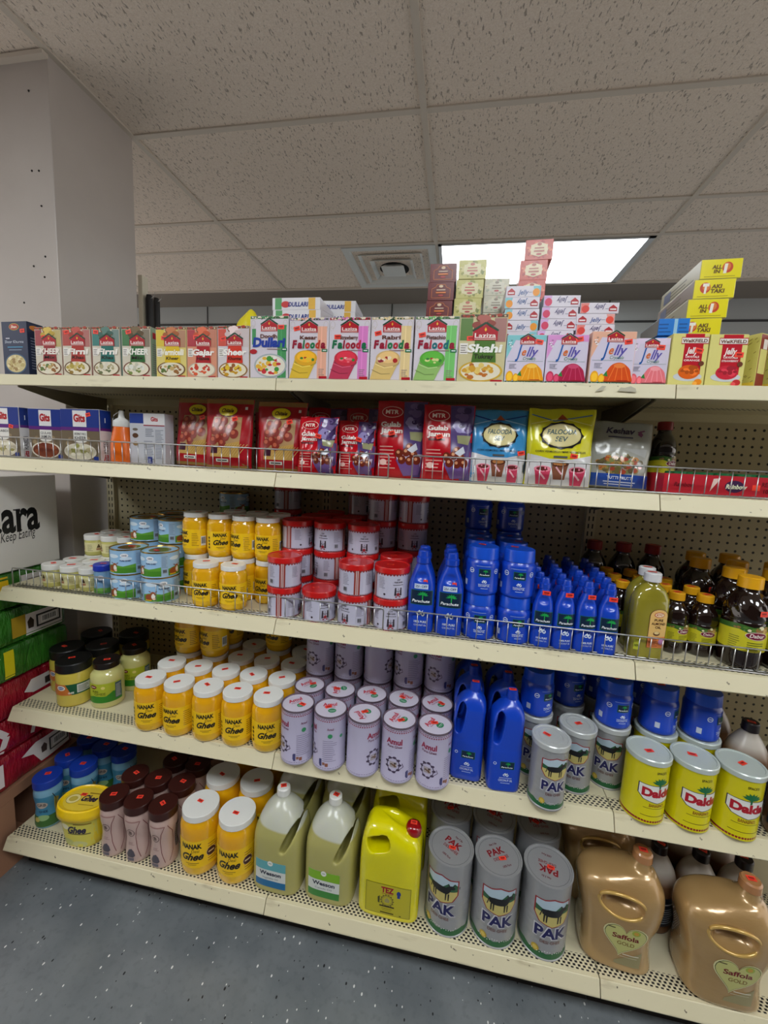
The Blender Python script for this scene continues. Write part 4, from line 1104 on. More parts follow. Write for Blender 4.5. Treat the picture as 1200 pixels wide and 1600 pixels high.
def tez():
    k = Kind('yellow_jerrycan', 'mustard oil can', .26)
    keys = [(0, .86, .86, 5), (.006, .96, .95, 5), (.016, 1, 1, 5.5), (.09, 1, 1, 5.5), (.15, 1, 1, 5.5), (.20, .985, .97, 5), (.235, .93, .90, 4.5), (.262, .82, .74, 4), (.275, .70, .5, 3.4), (.279, .55, .3, 3)]
    def dfm(v):   # the shoulder falls away on the cap side
        if v.z > .20 and v.x > 0: v.z -= (v.z - .20)*.30*min(1, v.x/.05)
        return v
    me = loft('body', [(z, .088*a, .060*b, max(2, p)) for z, a, b, p in sample(keys, 46)], mat((0,0,0)), 72, deform=dfm)
    m = NT('yellow_can'); m.color(m.mix(m.step(m.noise(7, 2), .35, .65), (214, 206, 0), (232, 222, 6))); mm = m.set(.16, 0, Coat_Weight=.7)
    me = carve(me, [ellipsoid(-.034, 0, .228, .033, .15, .022, -.30, 3.4)], .003, 6, mm)
    k.part('body', me)
    k.part('cap', lathe('cap', [(.252, .014), (.254, .020), (.262, .0225), (.274, .0225), (.282, .019), (.286, .011), (.287, .003)], mat((150, 10, 20), .12, 0, .8), 36, ang=60), (.058, -.006, -.012), 0)
    a = Art(); a.rect(-.062, .066, .022, .118, (120, 116, 20), 1).rect(-.0605, .0645, .0235, .1165, (190, 180, 40), 2)
    a.text('TEZ', .0, .093, .017, (150, 30, 40), 3, .036, 0, .05).rect(-.016, .016, .088, .0895, (150, 60, 50), 3)
    a.ell(.032, .097, .006, .008, (40, 60, 130), 3).rect(.028, .036, .083, .092, (40, 60, 130), 3).ring(.0, .068, .017, .017, .002, (110, 100, 40), 3).ring(0, .068, .013, .013, .001, (120, 110, 60), 3)
    for j in range(14): q = j*PI/7; a.poly([(.017*math.cos(q-.15), .068 + .017*math.sin(q-.15)), (.021*math.cos(q), .068 + .021*math.sin(q)), (.017*math.cos(q+.15), .068 + .017*math.sin(q+.15))], (110, 100, 40), 3)
    a.poly([(-.006, .062), (.006, .062), (.008, .070), (0, .078), (-.008, .070)], (160, 150, 90), 4).rect(-.021, .021, .0475, .052, (70, 60, 30), 4).poly([(-.027, .075), (-.021, .08), (-.021, .056), (-.026, .058)], (70, 70, 30), 3)
    a.rect(-.015, .015, .041, .0425, (120, 110, 30), 3).rect(-.012, .012, .036, .0372, (120, 110, 30), 3).rect(-.018, .020, .027, .031, (80, 74, 20), 3).rect(.036, .041, .026, .029, (80, 74, 20), 3)
    a.build('label', onto(me), k.root, .010, vstep=.015, rough=.2)
    # loose clear wrap over the handle
    o = top_sticker(k, .2758, .058, -.006, 0, .018, .013)
    return k
TZ = tez()
def saffola():
    k = Kind('gold_oil_jug', 'cooking oil jug', .28)
    keys = [(0, .78, .80, 3.2, 0), (.006, .88, .90, 3.4, 0), (.016, .92, .96, 3.6, 0), (.06, .90, .96, 3.4, -.004), (.10, .90, .98, 3.2, -.004), (.14, 1.02, 1.0, 3, 0), (.18, 1.10, 1.0, 2.8, 0), (.215, 1.08, .95, 2.7, 0), (.24, .92, .80, 2.5, .004), (.258, .62, .58, 2.2, .022), (.268, .30, .38, 2, .040), (.290, .20, .29, 2, .046), (.298, .20, .28, 2, .046)]
    me = loft('body', [(z, .094*a, .070*b, max(2, p), ox) for z, a, b, p, ox in sample(keys, 60)], mat((0,0,0)), 72)
    m = NT('gold_plastic'); m.color(m.mix(m.step(m.noise(6, 2), .3, .7), (168, 134, 86), (188, 154, 102)))
    m.bump(m.noise(16, 3, m.scl(m.co, (1, 1, 2.2))), .35, .006); mm = m.set(.26, .25, Coat_Weight=.7)
    me = carve(me, [ellipsoid(-.006, -.085, .196, .052, .055, .030, .08, 2.6), ellipsoid(-.006, .085, .196, .052, .055, .030, .08, 2.6)], .003, 6, mm)
    k.part('body', me)
    # the grip bar showing through the hole
    k.part('grip_rim', tube('rim', [Vector((-.006 + .055*math.cos(t)*(1), -.064 + .004*math.cos(2*t), .196 + .033*math.sin(t) - .004*math.cos(t))) for t in [2*PI*i/40 for i in range(41)]], .0042, mat((206, 168, 92), .22, .3, .5), 10))
    k.part('cap', lathe('cap', [(.288, .021), (.290, .0235), (.308, .0225), (.312, .019), (.312, .003)], mat((170, 118, 74), .25, 0, .6), 36), (.046, 0, -.002))
    a = Art(); G = (188, 186, 116)
    def heart(s, dx=0, dy=0):
        pts = []
        for i in range(40):
            t = 2*PI*i/40
            x = 16*math.sin(t)**3; y = 13*math.cos(t) - 5*math.cos(2*t) - 2*math.cos(3*t) - math.cos(4*t)
            pts.append((.008 + x*s/16 + dx + (-.012*(max(0, -y - 4)/13)), .108 + y*s/16 + dy))
        return pts
    a.poly([(-.010, .04), (.052, .075), (.048, .030), (-.012, .030)], (150, 140, 100), 1)
    a.poly(heart(.052), (206, 200, 150), 2).poly(heart(.049), (80, 86, 50), 3).poly(heart(.0475), G, 4)
    a.text('Saffola', .008, .108, .0135, (110, 34, 34), 5, .062, 0, .03).text('GOLD', .010, .090, .0105, (120, 90, 40), 5, .040, 0, .015)
    a.ell(.030, .134, .010, .008, (150, 170, 70), 5).ell(.030, .134, .006, .005, (190, 150, 60), 6).rect(-.036, -.018, .134, .137, (90, 80, 50), 5)
    a.rect(.006, .044, .062, .064, (226, 220, 200), 5).rect(.0, .040, .055, .0565, (190, 180, 150), 5)
    a.build('label', onto(me), k.root, .008, vstep=.01, rough=.25)
    o = top_sticker(k, .3105, .046, 0, 0, .02, .014)
    return k
SF = saffola()

# squeeze bottle
def squeeze():
    k = Kind('orange_squeeze_bottle', 'squeeze bottle', .1); f = 1.0
    k.part('body', lathe('body', [(0, .028), (.003, .0305), (.010, .031), (.06, .030), (.09, .0245), (.104, .022), (.112, .0215)], mat((228, 104, 20), .25, 0, .4), 40, ang=60))
    k.part('nozzle', lathe('nozzle', [(.106, .0222), (.108, .0232), (.122, .0225), (.128, .016), (.132, .009), (.146, .0065), (.150, .0070), (.153, .006), (.154, .002)], mat((222, 222, 220), .4), 32))
    k.part('tether', tube('tether', [(-.016*math.cos(t)*1.0 - .012, 0, .124 + .020*math.sin(t)) for t in [PI*1.25 - i*PI*1.1/14 for i in range(15)]][::-1] if False else [(-.021, 0, .112), (-.027, 0, .118), (-.030, 0, .128), (-.026, 0, .139), (-.016, 0, .146), (-.004, 0, .148)], .0012, mat((222, 222, 220), .4), 8))
    return k
SQ = squeeze()

# ================================================================== boxes
def carton(name, cat, w, h, d, color, frontart=None, sideart=None, topart=None, st=None, bottom_y=0, leftart=None, wrap=.28):
    """front face at y = 0, box reaches back to y = d, base at z = 0"""
    k = Kind(name, cat, h)
    k.part('carton', box_mesh('carton', -w/2, w/2, 0, d, 0, h, mat(color, .38, 0, .25), .0008))
    if frontart: a = Art(); frontart(a, w, h); a.build('front_print', front(-.0002), k.root, rough=wrap)
    if sideart: a = Art(); sideart(a, d, h); a.build('side_print', side(w/2 + .0002), k.root, rough=wrap)
    if leftart: a = Art(); leftart(a, d, h); a.build('side_print', sideL(-w/2 - .0002, d), k.root, rough=wrap)
    if topart: a = Art(); topart(a, w, d); a.build('top_print', topm(h + .0002), k.root, rough=wrap)
    if st: front_sticker(k, st[0], 0, st[1], .0165, .0105, R_.uniform(-.25, .25))
    return k
RD = (178, 24, 40)
def logo(a, c, y, s, h=4):
    """house-shaped red badge reading Laziza under a dark gable"""
    a.poly([(c - s*.5, y), (c + s*.5, y), (c + s*.5, y + s*.34), (c, y + s*.62), (c - s*.5, y + s*.34)], RD, h)
    a.line([(c - s*.52, y + s*.38), (c, y + s*.70), (c + s*.52, y + s*.38)], s*.075, (30, 70, 50), h + .5)
    a.text('Laziza', c, y + s*.10, s*.19, (242, 232, 226), h + 1, s*.86, 0, .02)
    a.rect(c - s*.44, c + s*.44, y + s*.03, y + s*.055, (235, 220, 210), h + 1)
    a.poly([(c, y + s*.34), (c + s*.05, y + s*.42), (c, y + s*.52), (c - s*.05, y + s*.42)], (240, 190, 60), h + 1)
def style_a(panel, title, sub, tcol, bowlc, bits, nuts=(150, 90, 50), bg=(214, 206, 188), tit2=None):
    def f(a, w, h):
        X = w/2
        a.rect(-X + .001, X - .001, .001, h - .001, bg, 0)
        a.rect(-X + .001, X - .001, h*.95, h - .001, (90, 60, 40), 1).blobs(0, h*.975, X*.95, h*.015, 30, [(170, 60, 40), (60, 80, 40), (210, 190, 150)], .003, 2, 3)
        a.rect(-X + .002, -X*.45, h*.62, h*.94, tuple(int(q*.8 + 40) for q in panel), 1).rect(X*.45, X - .002, h*.60, h*.94, tuple(int(q*.6 + 80) for q in nuts), 1)
        a.rect(-X + .003, -X*.6, h*.42, h*.58, (236, 232, 226), 1).lines(-X + .005, -X*.62, h*.44, h*.57, 4, (120, 110, 100), 2)
        a.blobs(0, h*.86, X*.30, h*.10, 12, [nuts, tuple(min(255, q + 30) for q in nuts), (120, 70, 40)], .010, 2, 5)
        a.poly([(-X*.42, h*.30), (X*.62, h*.30), (X*.52, h*.66), (-X*.30, h*.66)], panel, 4)
        a.bowl(X*.0, h*.17, X*.93, h*.155, bowlc, (230, 222, 200), bits, 26, 3.2, 7)
        logo(a, X*.10, h*.62, w*.52, 5)
        a.text(title, X*.12, h*.45, h*.115, tcol, 6, w*.74, .12 if title != 'KHEER' else .15, .04)
        a.text(sub, X*.10, h*.355, h*.065, (40, 30, 24) if sub != ' ' else tcol, 6, w*.42, .1, .02)
        a.rect(X*.45, X - .003, .003, h*.045, RD, 5)
    return f
def style_b(tint, accent, small, big, c1, c2, c3, dessert, cup, bits):
    def f(a, w, h):
        X = w/2
        a.rect(-X + .001, X - .001, .001, h - .001, (216, 208, 218), 0)
        a.rect(-X + .001, X - .001, h*.955, h - .001, accent, 1).blobs(0, h*.977, X*.97, h*.012, 34, [(230, 220, 200), tint, (60, 90, 60)], .0026, 2, 3)
        for s in (-1, 1):
            a.ring(s*X*.84, h*.88, .006, .009, .0007, (190, 180, 160), 1); a.ring(s*X*.88, h*.82, .004, .006, .0006, (190, 180, 160), 1)
        a.rect(X*.44, X*.90, h*.03, h*.86, tint, 1); a.rect(X*.62, X*.66, h*.03, h*.86, tuple(min(255, q + 20) for q in tint), 2)
        a.rect(-X*.9, -X*.70, h*.55, h*.80, tint if big == 'Dullari' else (216, 208, 218), 1)
        logo(a, 0, h*.76, w*.43, 3)
        a.text(small, -X*.02, h*.655, h*.06, (96, 50, 40), 4, w*.44, 0, .03)
        n = len(big); ws = [.95, .9, .42, .88, .88, .92, .9] if big == 'Falooda' else None
        if ws:
            tot = sum(ws); x = -w*.43; cols = [c1, c1, c2, c3, c2, c3, c1]
            for ch, q, cc in zip(big, ws, cols):
                ww = w*.86*q/tot; hh = h*.125 if ch in 'Fld' else h*.09
                a.text(ch, x + ww/2, h*.515, h*.125, cc, 5, ww*.92, .12, .05); x += ww
        else: a.text(big, 0, h*.52, h*.14, c1, 5, w*.86, .12, .05)
        a.rect(X*.66, X*.95, h*.455, h*.50, (30, 120, 80), 5, ).rect(X*.72, X*.9, h*.47, h*.485, (235, 235, 235), 6).rect(-X*.1, X*.6, h*.475, h*.487, (150, 120, 120), 4)
        if big == 'Falooda':
            a.poly([(-X*.98, .004), (-X*.0, .004), (X*.42, h*.33), (-X*.72, h*.33)], cup, 3).ell(-X*.14, h*.355, X*.58, h*.125, dessert, 4, 24)
            a.ell(-X*.15, h*.29, X*.55, h*.075, tuple(int(q*.85) for q in cup), 3.5, 24).ell(-X*.13, h*.375, X*.46, h*.09, tuple(min(255, int(q*1.12)) for q in dessert), 4.4, 20)
            a.blobs(-X*.15, h*.34, X*.42, h*.05, 9, bits, .0045, 5, 4)
            a.line([(-X*.75, h*.27), (-X*.3, h*.21), (X*.12, h*.23)], .0022, tuple(min(255, q + 40) for q in cup), 5)
            a.line([(-X*.9, h*.18), (-X*.45, h*.11), (-X*.02, h*.12)], .0016, tuple(int(q*.8) for q in cup), 5)
            a.lines(X*.52, X*.82, h*.08, h*.2, 4, (150, 130, 130), 3)
        else:
            a.ell(-X*.82, h*.44, .010, .006, RD, 5).bowl(X*.08, h*.22, X*.86, h*.19, (170, 180, 184), (232, 226, 210), bits, 30, 3, 6)
        a.rect(-X + .001, X - .001, .001, h*.022, accent, 6); a.rect(X*.55, X*.95, h*.025, h*.065, RD, 7) if big == 'Falooda' else None
    return f
def jelly(bg, fruit, dome, domec2, corner):
    def f(a, w, h):
        X = w/2
        a.rect(-X + .001, X - .001, .001, h - .001, (214, 206, 226), 0)
        a.poly([(-X + .001, h - .001), (X - .001, h - .001), (X - .001, h*.86), (-X + .001, h*.90)], bg, 1).poly([(-X + .001, h*.9), (-X*.55, h*.9), (-X + .001, h*.5)], bg, 1)
        a.blobs(-X*.82, h*.80, X*.1, h*.12, 10, [(240, 240, 245), tuple(int(q*.8) for q in bg)], .0022, 2)
        logo(a, X*.06, h*.80, w*.38, 3)
        a.text('J', -X*.36, h*.54, h*.26, (24, 90, 170), 4, w*.16, .35, .02).text('e', -X*.08, h*.58, h*.16, (220, 110, 40), 4, w*.11, .35, .02).text('lly', X*.34, h*.56, h*.20, (90, 80, 170), 4, w*.30, .35, .02)
        a.text('Crystals', X*.2, h*.485, h*.065, (60, 130, 80), 4, w*.32, .3, .0)
        a.rect(-X + .004, X*.9, h*.455, h*.46, (70, 130, 110), 3).lines(-X*.8, -X*.4, h*.31, h*.42, 4, (120, 120, 140), 3)
        a.ell(X*.34, h*.075, X*.66, h*.07, tuple(int(q*.7) for q in dome), 3)
        a.poly([(X*.34 + X*.64*math.cos(t)*(1 + .03*math.cos(9*t)), h*.07 + h*.35*math.sin(t)) for t in [PI*i/24 for i in range(25)]], dome, 4)
        for q in (-.36, -.12, .12, .36): a.line([(X*(.38 + q*.6), h*.40 - abs(q)*h*.1), (X*(.38 + q*1.3), h*.08)], .0014, domec2, 5)
        a.ell(X*.36, h*.36, X*.26, h*.045, domec2, 5)
        for fx, fy, s in ((-.74, .14, .19), (-.42, .115, .15)): a.ell(X*fx, h*fy, X*s, h*s*.62, fruit, 5, 16).ell(X*fx, h*fy, X*s*.72, h*s*.44, tuple(min(255, q + 30) for q in fruit), 6, 12)
        a.poly([(-X*.35, h*.17), (-X*.2, h*.26), (-X*.12, h*.15)], (50, 130, 60), 5)
        a.rect(-X + .001, X - .001, .001, h*.048, (24, 90, 70), 6).text('Purity, Quality & Taste since 1985', 0, h*.014, h*.024, (230, 236, 230), 7, w*.86, 0, .0)
        a.rect(X*.3, X*.8, h*.075, h*.085, RD, 7)
    return f
def lazside(tint):
    def f(a, d, h):
        a.rect(.001, d - .001, .001, h - .001, tuple(int(q*.5 + 110) for q in tint), 0); a.lines(.006, d - .006, h*.1, h*.7, 14, (120, 110, 120), 1, .3); a.rect(.008, d - .008, h*.78, h*.90, RD, 1)
    return f
NUT = [(150, 100, 50), (200, 170, 110), (230, 224, 206), (96, 120, 60)]
D = .040
B = {}
B['kheer'] = carton('dessert_mix_box', 'dessert mix box', .088, .132, D, (190, 170, 150), style_a((150, 40, 48), 'KHEER', 'Mix', (245, 235, 225), (110, 70, 44), NUT, (190, 160, 60)), lazside((150, 60, 50)), None, (-.012, .105))
B['firnir'] = carton('dessert_mix_box', 'dessert mix box', .091, .132, D, (190, 170, 150), style_a((176, 52, 44), 'Firni', 'Khas', (245, 240, 232), (110, 84, 50), [(180, 160, 70), (150, 120, 50), (210, 190, 120)], (170, 60, 50)), lazside((150, 60, 50)), None, (-.030, .118))
B['firnit'] = carton('dessert_mix_box', 'dessert mix box', .088, .132, D, (190, 170, 150), style_a((30, 112, 104), 'Firni', 'Khas', (245, 240, 232), (120, 90, 60), [(180, 170, 130), (110, 120, 80), (220, 214, 196)], (60, 100, 90)), lazside((50, 120, 100)), None, (-.030, .118))
B['kheerg'] = carton('dessert_mix_box', 'dessert mix box', .088, .132, D, (190, 170, 150), style_a((40, 104, 48), 'KHEER', 'Mix', (245, 245, 235), (120, 70, 50), [(230, 230, 220), (120, 140, 70), (200, 200, 180)], (90, 70, 40)), lazside((60, 110, 60)), None, (-.022, .118))
B['verm'] = carton('dessert_mix_box', 'dessert mix box', .090, .130, D, (200, 180, 140), style_a((226, 190, 30), 'Vermicelli', 'Kheer', (250, 246, 230), (120, 84, 50), NUT, (170, 90, 40), (224, 206, 120)), lazside((220, 190, 60)), None, (-.020, .102))
B['gajar'] = carton('dessert_mix_box', 'dessert mix box', .086, .130, D, (200, 160, 130), style_a((176, 20, 34), 'Gajar', 'Halwa', (250, 244, 240), (200, 180, 160), [(200, 60, 40), (220, 90, 50), (236, 226, 210)], (200, 80, 40), (222, 150, 120)), lazside((190, 60, 50)), None, (-.016, .104))
B['sheer'] = carton('dessert_mix_box', 'dessert mix box', .088, .132, D, (210, 200, 200), style_a((214, 52, 30), 'Sheer', 'Khurma', (250, 246, 240), (150, 110, 60), [(226, 190, 50), (200, 150, 30), (150, 90, 40)], (214, 190, 190), (216, 208, 212)), lazside((220, 160, 60)), None, (-.028, .100))
B['dull'] = carton('dessert_mix_box', 'dessert mix box', .103, .155, D, (214, 210, 214), style_b((70, 150, 90), (60, 110, 60), 'Doodh', 'Dullari', (26, 60, 160), 0, 0, 0, 0, [(200, 50, 60), (70, 150, 60), (240, 236, 230), (230, 180, 60)]), lazside((180, 180, 190)), None, (.032, .128))
def fal(tint, acc, small, c1, c2, c3, dess, cup, bits, st): return carton('falooda_mix_box', 'dessert mix box', .103, .150, D, (214, 208, 216), style_b(tint, acc, small, 'Falooda', c1, c2, c3, dess, cup, bits), lazside((200, 190, 200)), None, st)
MR, GR, OR_ = (150, 20, 50), (20, 120, 70), (190, 40, 60)
B['kesar'] = fal((236, 176, 150), (150, 130, 160), 'Kesar', MR, GR, (200, 60, 40), (228, 170, 40), (222, 186, 60), [(180, 30, 40), (60, 130, 60), (240, 200, 60)], (-.032, .124))
B['straw'] = fal((222, 130, 200), (160, 30, 50), 'Strawberry', (20, 110, 70), MR, OR_, (206, 50, 70), (190, 60, 90), [(240, 220, 200), (60, 130, 60), (240, 120, 130)], (-.030, .104))
B['rabri'] = fal((232, 206, 150), (200, 180, 140), 'Rabri', MR, OR_, GR, (216, 180, 120), (220, 190, 120), [(180, 40, 40), (60, 130, 60), (240, 220, 190), (150, 40, 60)], (-.034, .112))
B['pist'] = fal((120, 200, 110), (80, 120, 70), 'Pistachio', MR, OR_, (20, 110, 120), (90, 170, 60), (150, 190, 110), [(180, 40, 50), (60, 130, 60), (220, 220, 150)], (-.034, .108))
B['shahi'] = carton('dessert_mix_box', 'dessert mix box', .108, .154, D, (200, 196, 170), style_a((74, 116, 40), 'Shahi', 'Tukray', (245, 245, 240), (210, 170, 50), [(214, 160, 50), (190, 110, 40), (230, 200, 110)], (150, 70, 60), (206, 196, 150)), lazside((120, 140, 80)), None, (-.028, .100))
B['j1'] = carton('jelly_crystals_box', 'jelly box', .087, .108, .035, (200, 215, 226), jelly((130, 200, 206), (240, 170, 20), (240, 160, 20), (250, 200, 80), 0), lazside((130, 200, 210)), None, (.028, .092))
B['j2'] = carton('jelly_crystals_box', 'jelly box', .089, .108, .035, (220, 190, 220), jelly((220, 150, 210), (200, 50, 90), (176, 24, 70), (206, 70, 110), 0), lazside((210, 150, 210)), None, (.024, .098))
B['j3'] = carton('jelly_crystals_box', 'jelly box', .092, .114, .035, (230, 190, 170), jelly((232, 176, 150), (244, 170, 20), (220, 80, 20), (240, 130, 60), 0), lazside((230, 170, 140)), None, (.030, .092))
B['j4'] = carton('jelly_crystals_box', 'jelly box', .076, .102, .035, (226, 214, 232), jelly((226, 210, 234), (236, 100, 110), (236, 120, 130), (246, 160, 170), 0), lazside((220, 200, 230)), None, (.020, .082))
def weik(word, fruit, plate):
    def f(a, w, h):
        X = w/2
        a.rect(-X + .001, X - .001, .001, h - .001, (222, 214, 130), 0).rect(-X*.32, X*.72, h*.18, h - .001, (190, 22, 40), 1)
        a.poly([(-X*.52, h*.80), (X*.98, h*.80), (X*.98, h*.93), (-X*.52, h*.93)], (190, 22, 40), 2).rect(-X*.50, X*.96, h*.815, h*.915, (232, 228, 222), 3).text('WeiKFiELD', X*.22, h*.83, h*.062, (110, 60, 40), 4, w*.68, 0, .03)
        a.text('Jelly', X*.14, h*.62, h*.12, (245, 235, 230), 3, w*.34, .25, .03).text('CRYSTALS', X*.18, h*.54, h*.036, (245, 235, 230), 3, w*.38, 0, .03).text(word, X*.18, h*.475, h*.036, (245, 235, 230), 3, w*.44, 0, .02)
        a.ell(X*.72, h*.43, X*.15, X*.15, (110, 60, 40), 5)
        a.ell(X*.06, h*.18, X*.80, h*.085, (206, 210, 214), 2, 24).ell(X*.10, h*.27, X*.60, h*.135, fruit, 4, 24).blobs(X*.08, h*.29, X*.48, h*.09, 12, [tuple(min(255, q + 26) for q in fruit), tuple(int(q*.8) for q in fruit)], .006, 5)
        a.ell(X*.66, h*.08, X*.22, h*.06, plate, 6).ell(X*.50, h*.05, X*.13, h*.04, tuple(min(255, q + 40) for q in plate), 7)
    return f
B['w1'] = carton('jelly_crystals_box', 'jelly box', .0705, .110, .035, (222, 214, 130), weik('ORANGE', (226, 100, 20), (236, 140, 30)), None, None, (.018, .074))
B['w2'] = carton('jelly_crystals_box', 'jelly box', .072, .108, .035, (222, 214, 130), weik('STRAWBERRY', (206, 40, 60), (200, 50, 50)), None, None, (.022, .066))
def custard(a, d, h):
    a.rect(.001, d - .001, .001, h - .001, (196, 186, 96), 0); r = random.Random(5)
    for j in range(50): x, y = r.uniform(.004, d - .006), r.uniform(.01, h - .006); a.line([(x, y), (x + .004, y + .003)], .0012, (120, 96, 30), 1)
    a.rect(.001, d - .001, .001, .012, (222, 190, 60), 2)
B['cust'] = carton('custard_box', 'custard box', .030, .112, .075, (206, 196, 100), lambda a, w, h: a.rect(-w/2 + .001, w/2 - .001, .002, h - .002, (140, 40, 40), 0).rect(-w/2 + .003, w/2 - .003, .03, .08, (222, 214, 130), 1).rect(-.004, .010, h*.72, h*.9, (240, 230, 225), 1), None, None, None, 0, custard)
# dark-blue vermicelli box
def shan(a, w, h):
    X = w/2; a.rect(-X + .001, X - .001, .001, h - .001, (26, 44, 76), 0)
    a.ell(X*.0, h*.90, X*.40, h*.065, (176, 150, 60), 1).ell(0, h*.90, X*.36, h*.052, (170, 24, 32), 2).text('Shan', 0, h*.878, h*.05, (240, 220, 200), 3, w*.24, .2, .03)
    a.text('Sheer Khurma', -X*.05, h*.60, h*.055, (200, 210, 225), 2, w*.74, .15, .0).rect(-X*.6, X*.6, h*.52, h*.535, (60, 150, 190), 1).rect(-X*.5, X*.5, h*.47, h*.48, (150, 170, 190), 1).rect(-X*.7, -X*.4, h*.68, h*.70, (190, 190, 200), 1)
    a.bowl(0, h*.22, X*.86, h*.19, (60, 90, 120), (206, 190, 140), [(190, 170, 110), (226, 214, 170), (160, 130, 80)], 34, 2, 8)
B['shan'] = carton('vermicelli_box', 'dessert mix box', .092, .148, .045, (22, 36, 66), shan, lambda a, d, h: a.rect(.001, d - .001, .001, h - .001, (22, 36, 66), 0).ell(d*.5, h*.9, d*.36, h*.05, (200, 120, 40), 1).lines(.008, d - .008, .02, h*.75, 12, (130, 140, 160), 1, .3), None, (.030, .122))

# flat boxes lying on the top shelf
def flat(a, w, h, tint, txt, tc, dome, flip):
    X = w/2; s = -1 if flip else 1
    a.rect(-X + .001, X - .001, .001, h - .001, (222, 216, 226), 0).poly([(s*X*.98, .001), (s*X*.98, h - .001), (s*X*.55, h - .001), (s*X*.7, .001)][::s], tint, 1)
    a.ell(s*X*.74, h*.42, X*.20, h*.34, dome, 2); 
    a.poly([(-s*X*.9 - X*.0, h*.2), (-s*X*.9 + s*X*.42, h*.2), (-s*X*.9 + s*X*.42, h*.52), (-s*X*.69, h*.8), (-s*X*.9, h*.52)][::s], RD, 2)
    a.rect(*sorted((-s*X*.86, -s*X*.54)), h*.30, h*.44, (240, 225, 225), 3)
    a.text(txt, 0, h*.24, h*.42, tc, 3, w*.30, .3, .01, 0 if not flip else PI)if not flip else a.text(txt, 0, h*.76, h*.42, tc, 3, w*.30, .3, .01, PI)
    a.rect(X*.30, X*.50, h*.4, h*.45, (150, 150, 170), 2)
def flatbox(name, w, h, d, tint, txt, tc, dome, flip=False):
    return carton(name, 'jelly box', w, h, d, (220, 214, 224), lambda a, ww, hh: flat(a, ww, hh, tint, txt, tc, dome, flip), lambda a, dd, hh: a.rect(.001, dd - .001, .001, hh - .001, tuple(int(q*.5 + 100) for q in tint), 0))
FB = {}
FB['o'] = flatbox('jelly_crystals_box', .076, .0245, .105, (130, 196, 206), 'Jelly', (50, 90, 150), (236, 150, 30))
FB['of'] = flatbox('jelly_crystals_box', .076, .0245, .105, (130, 196, 206), 'Jelly', (50, 90, 150), (236, 150, 30), True)
FB['p'] = flatbox('jelly_crystals_box', .077, .0245, .105, (214, 170, 220), 'Jelly', (80, 70, 120), (214, 60, 100), True)
FB['r'] = flatbox('jelly_crystals_box', .086, .0245, .105, (230, 130, 120), 'Jelly', (80, 70, 120), (220, 60, 50), True)
FB['r2'] = flatbox('jelly_crystals_box', .086, .0245, .105, (230, 160, 150), 'Jelly', (50, 80, 150), (230, 70, 50))
FB['d'] = carton('dessert_mix_box', 'dessert mix box', .130, .030, .112, (222, 220, 226), lambda a, w, h: a.rect(-w/2 + .001, w/2 - .001, .001, h - .001, (224, 222, 226), 0).rect(-w*.44, -w*.30, .001, h - .001, (90, 160, 100), 1).rect(w*.26, w*.40, .001, h - .001, (226, 180, 80), 1).ell(-w*.22, h*.45, .012, .008, (200, 60, 60), 2).text('DULLARI', .006, h*.28, h*.36, (40, 60, 140), 3, w*.42, .15, .03),
                 lambda a, d, h: a.rect(.001, d - .001, .001, h - .001, (206, 204, 216), 0).line([(.02, h*.2), (.14, h*.8)], .001, (150, 150, 170), 1))
def tea(name, bg, pat, panelc, ink1, arch):
    def f(a, w, h):
        X = w/2; a.rect(-X + .0006, X - .0006, .0006, h - .0006, bg, 0)
        if pat: a.blobs(0, h/2, X*.88, h*.42, 70, pat, .0035, 1, 2); a.rect(-X + .0006, -X*.9, .0006, h - .0006, bg, 2)
        if arch:
            pts = [(-X*.70, h*.14), (X*.70, h*.14), (X*.70, h*.62), (X*.40, h*.72), (X*.30, h*.86), (-X*.30, h*.86), (-X*.40, h*.72), (-X*.70, h*.62)]
            for p, q in zip(pts, pts[1:] + pts[:1]): a.line([p, q], .0010, (220, 130, 60), 3)
        else: a.ell(0, h*.5, X*.66, h*.36, panelc, 3, 8).rect(-X*.6, X*.6, h*.26, h*.74, panelc, 3)
        a.ell(0, h*.76, X*.16, h*.075, (226, 200, 170) if arch else ink1, 5)
        a.rect(-X*.34, X*.34, h*.54, h*.60, ink1, 5).rect(-X*.38, X*.38, h*.38, h*.46, ink1 if not arch else (226, 130, 60), 5).ell(0, h*.27, X*.2, h*.05, (180, 60, 60), 5)
    return f
def soap(name, bg, pat, panelc, ink1, arch, w=.066, h=.044):
    return carton(name, 'boxed pack', w, h, .10, bg, tea(name, bg, pat, panelc, ink1, arch), lambda a, d, hh: a.rect(.001, d - .001, .001, hh - .001, tuple(int(q*.85) for q in bg), 0))
TB = {}
TB['m'] = soap('maroon_soap_box', (104, 22, 26), None, None, (214, 190, 170), True)
TB['g'] = soap('green_soap_box', (196, 190, 110), [(150, 150, 60), (214, 206, 140), (120, 130, 60)], (222, 214, 170), (190, 110, 90), False, .069, .046)
TB['l'] = soap('pale_soap_box', (206, 202, 180), [(170, 176, 150), (222, 216, 190), (190, 150, 140)], (222, 218, 200), (150, 140, 120), False, .066, .044)
TB['r'] = soap('red_soap_box', (200, 76, 60), [(176, 40, 36), (224, 120, 90), (190, 60, 50)], (232, 216, 180), (176, 90, 70), False, .072, .052)
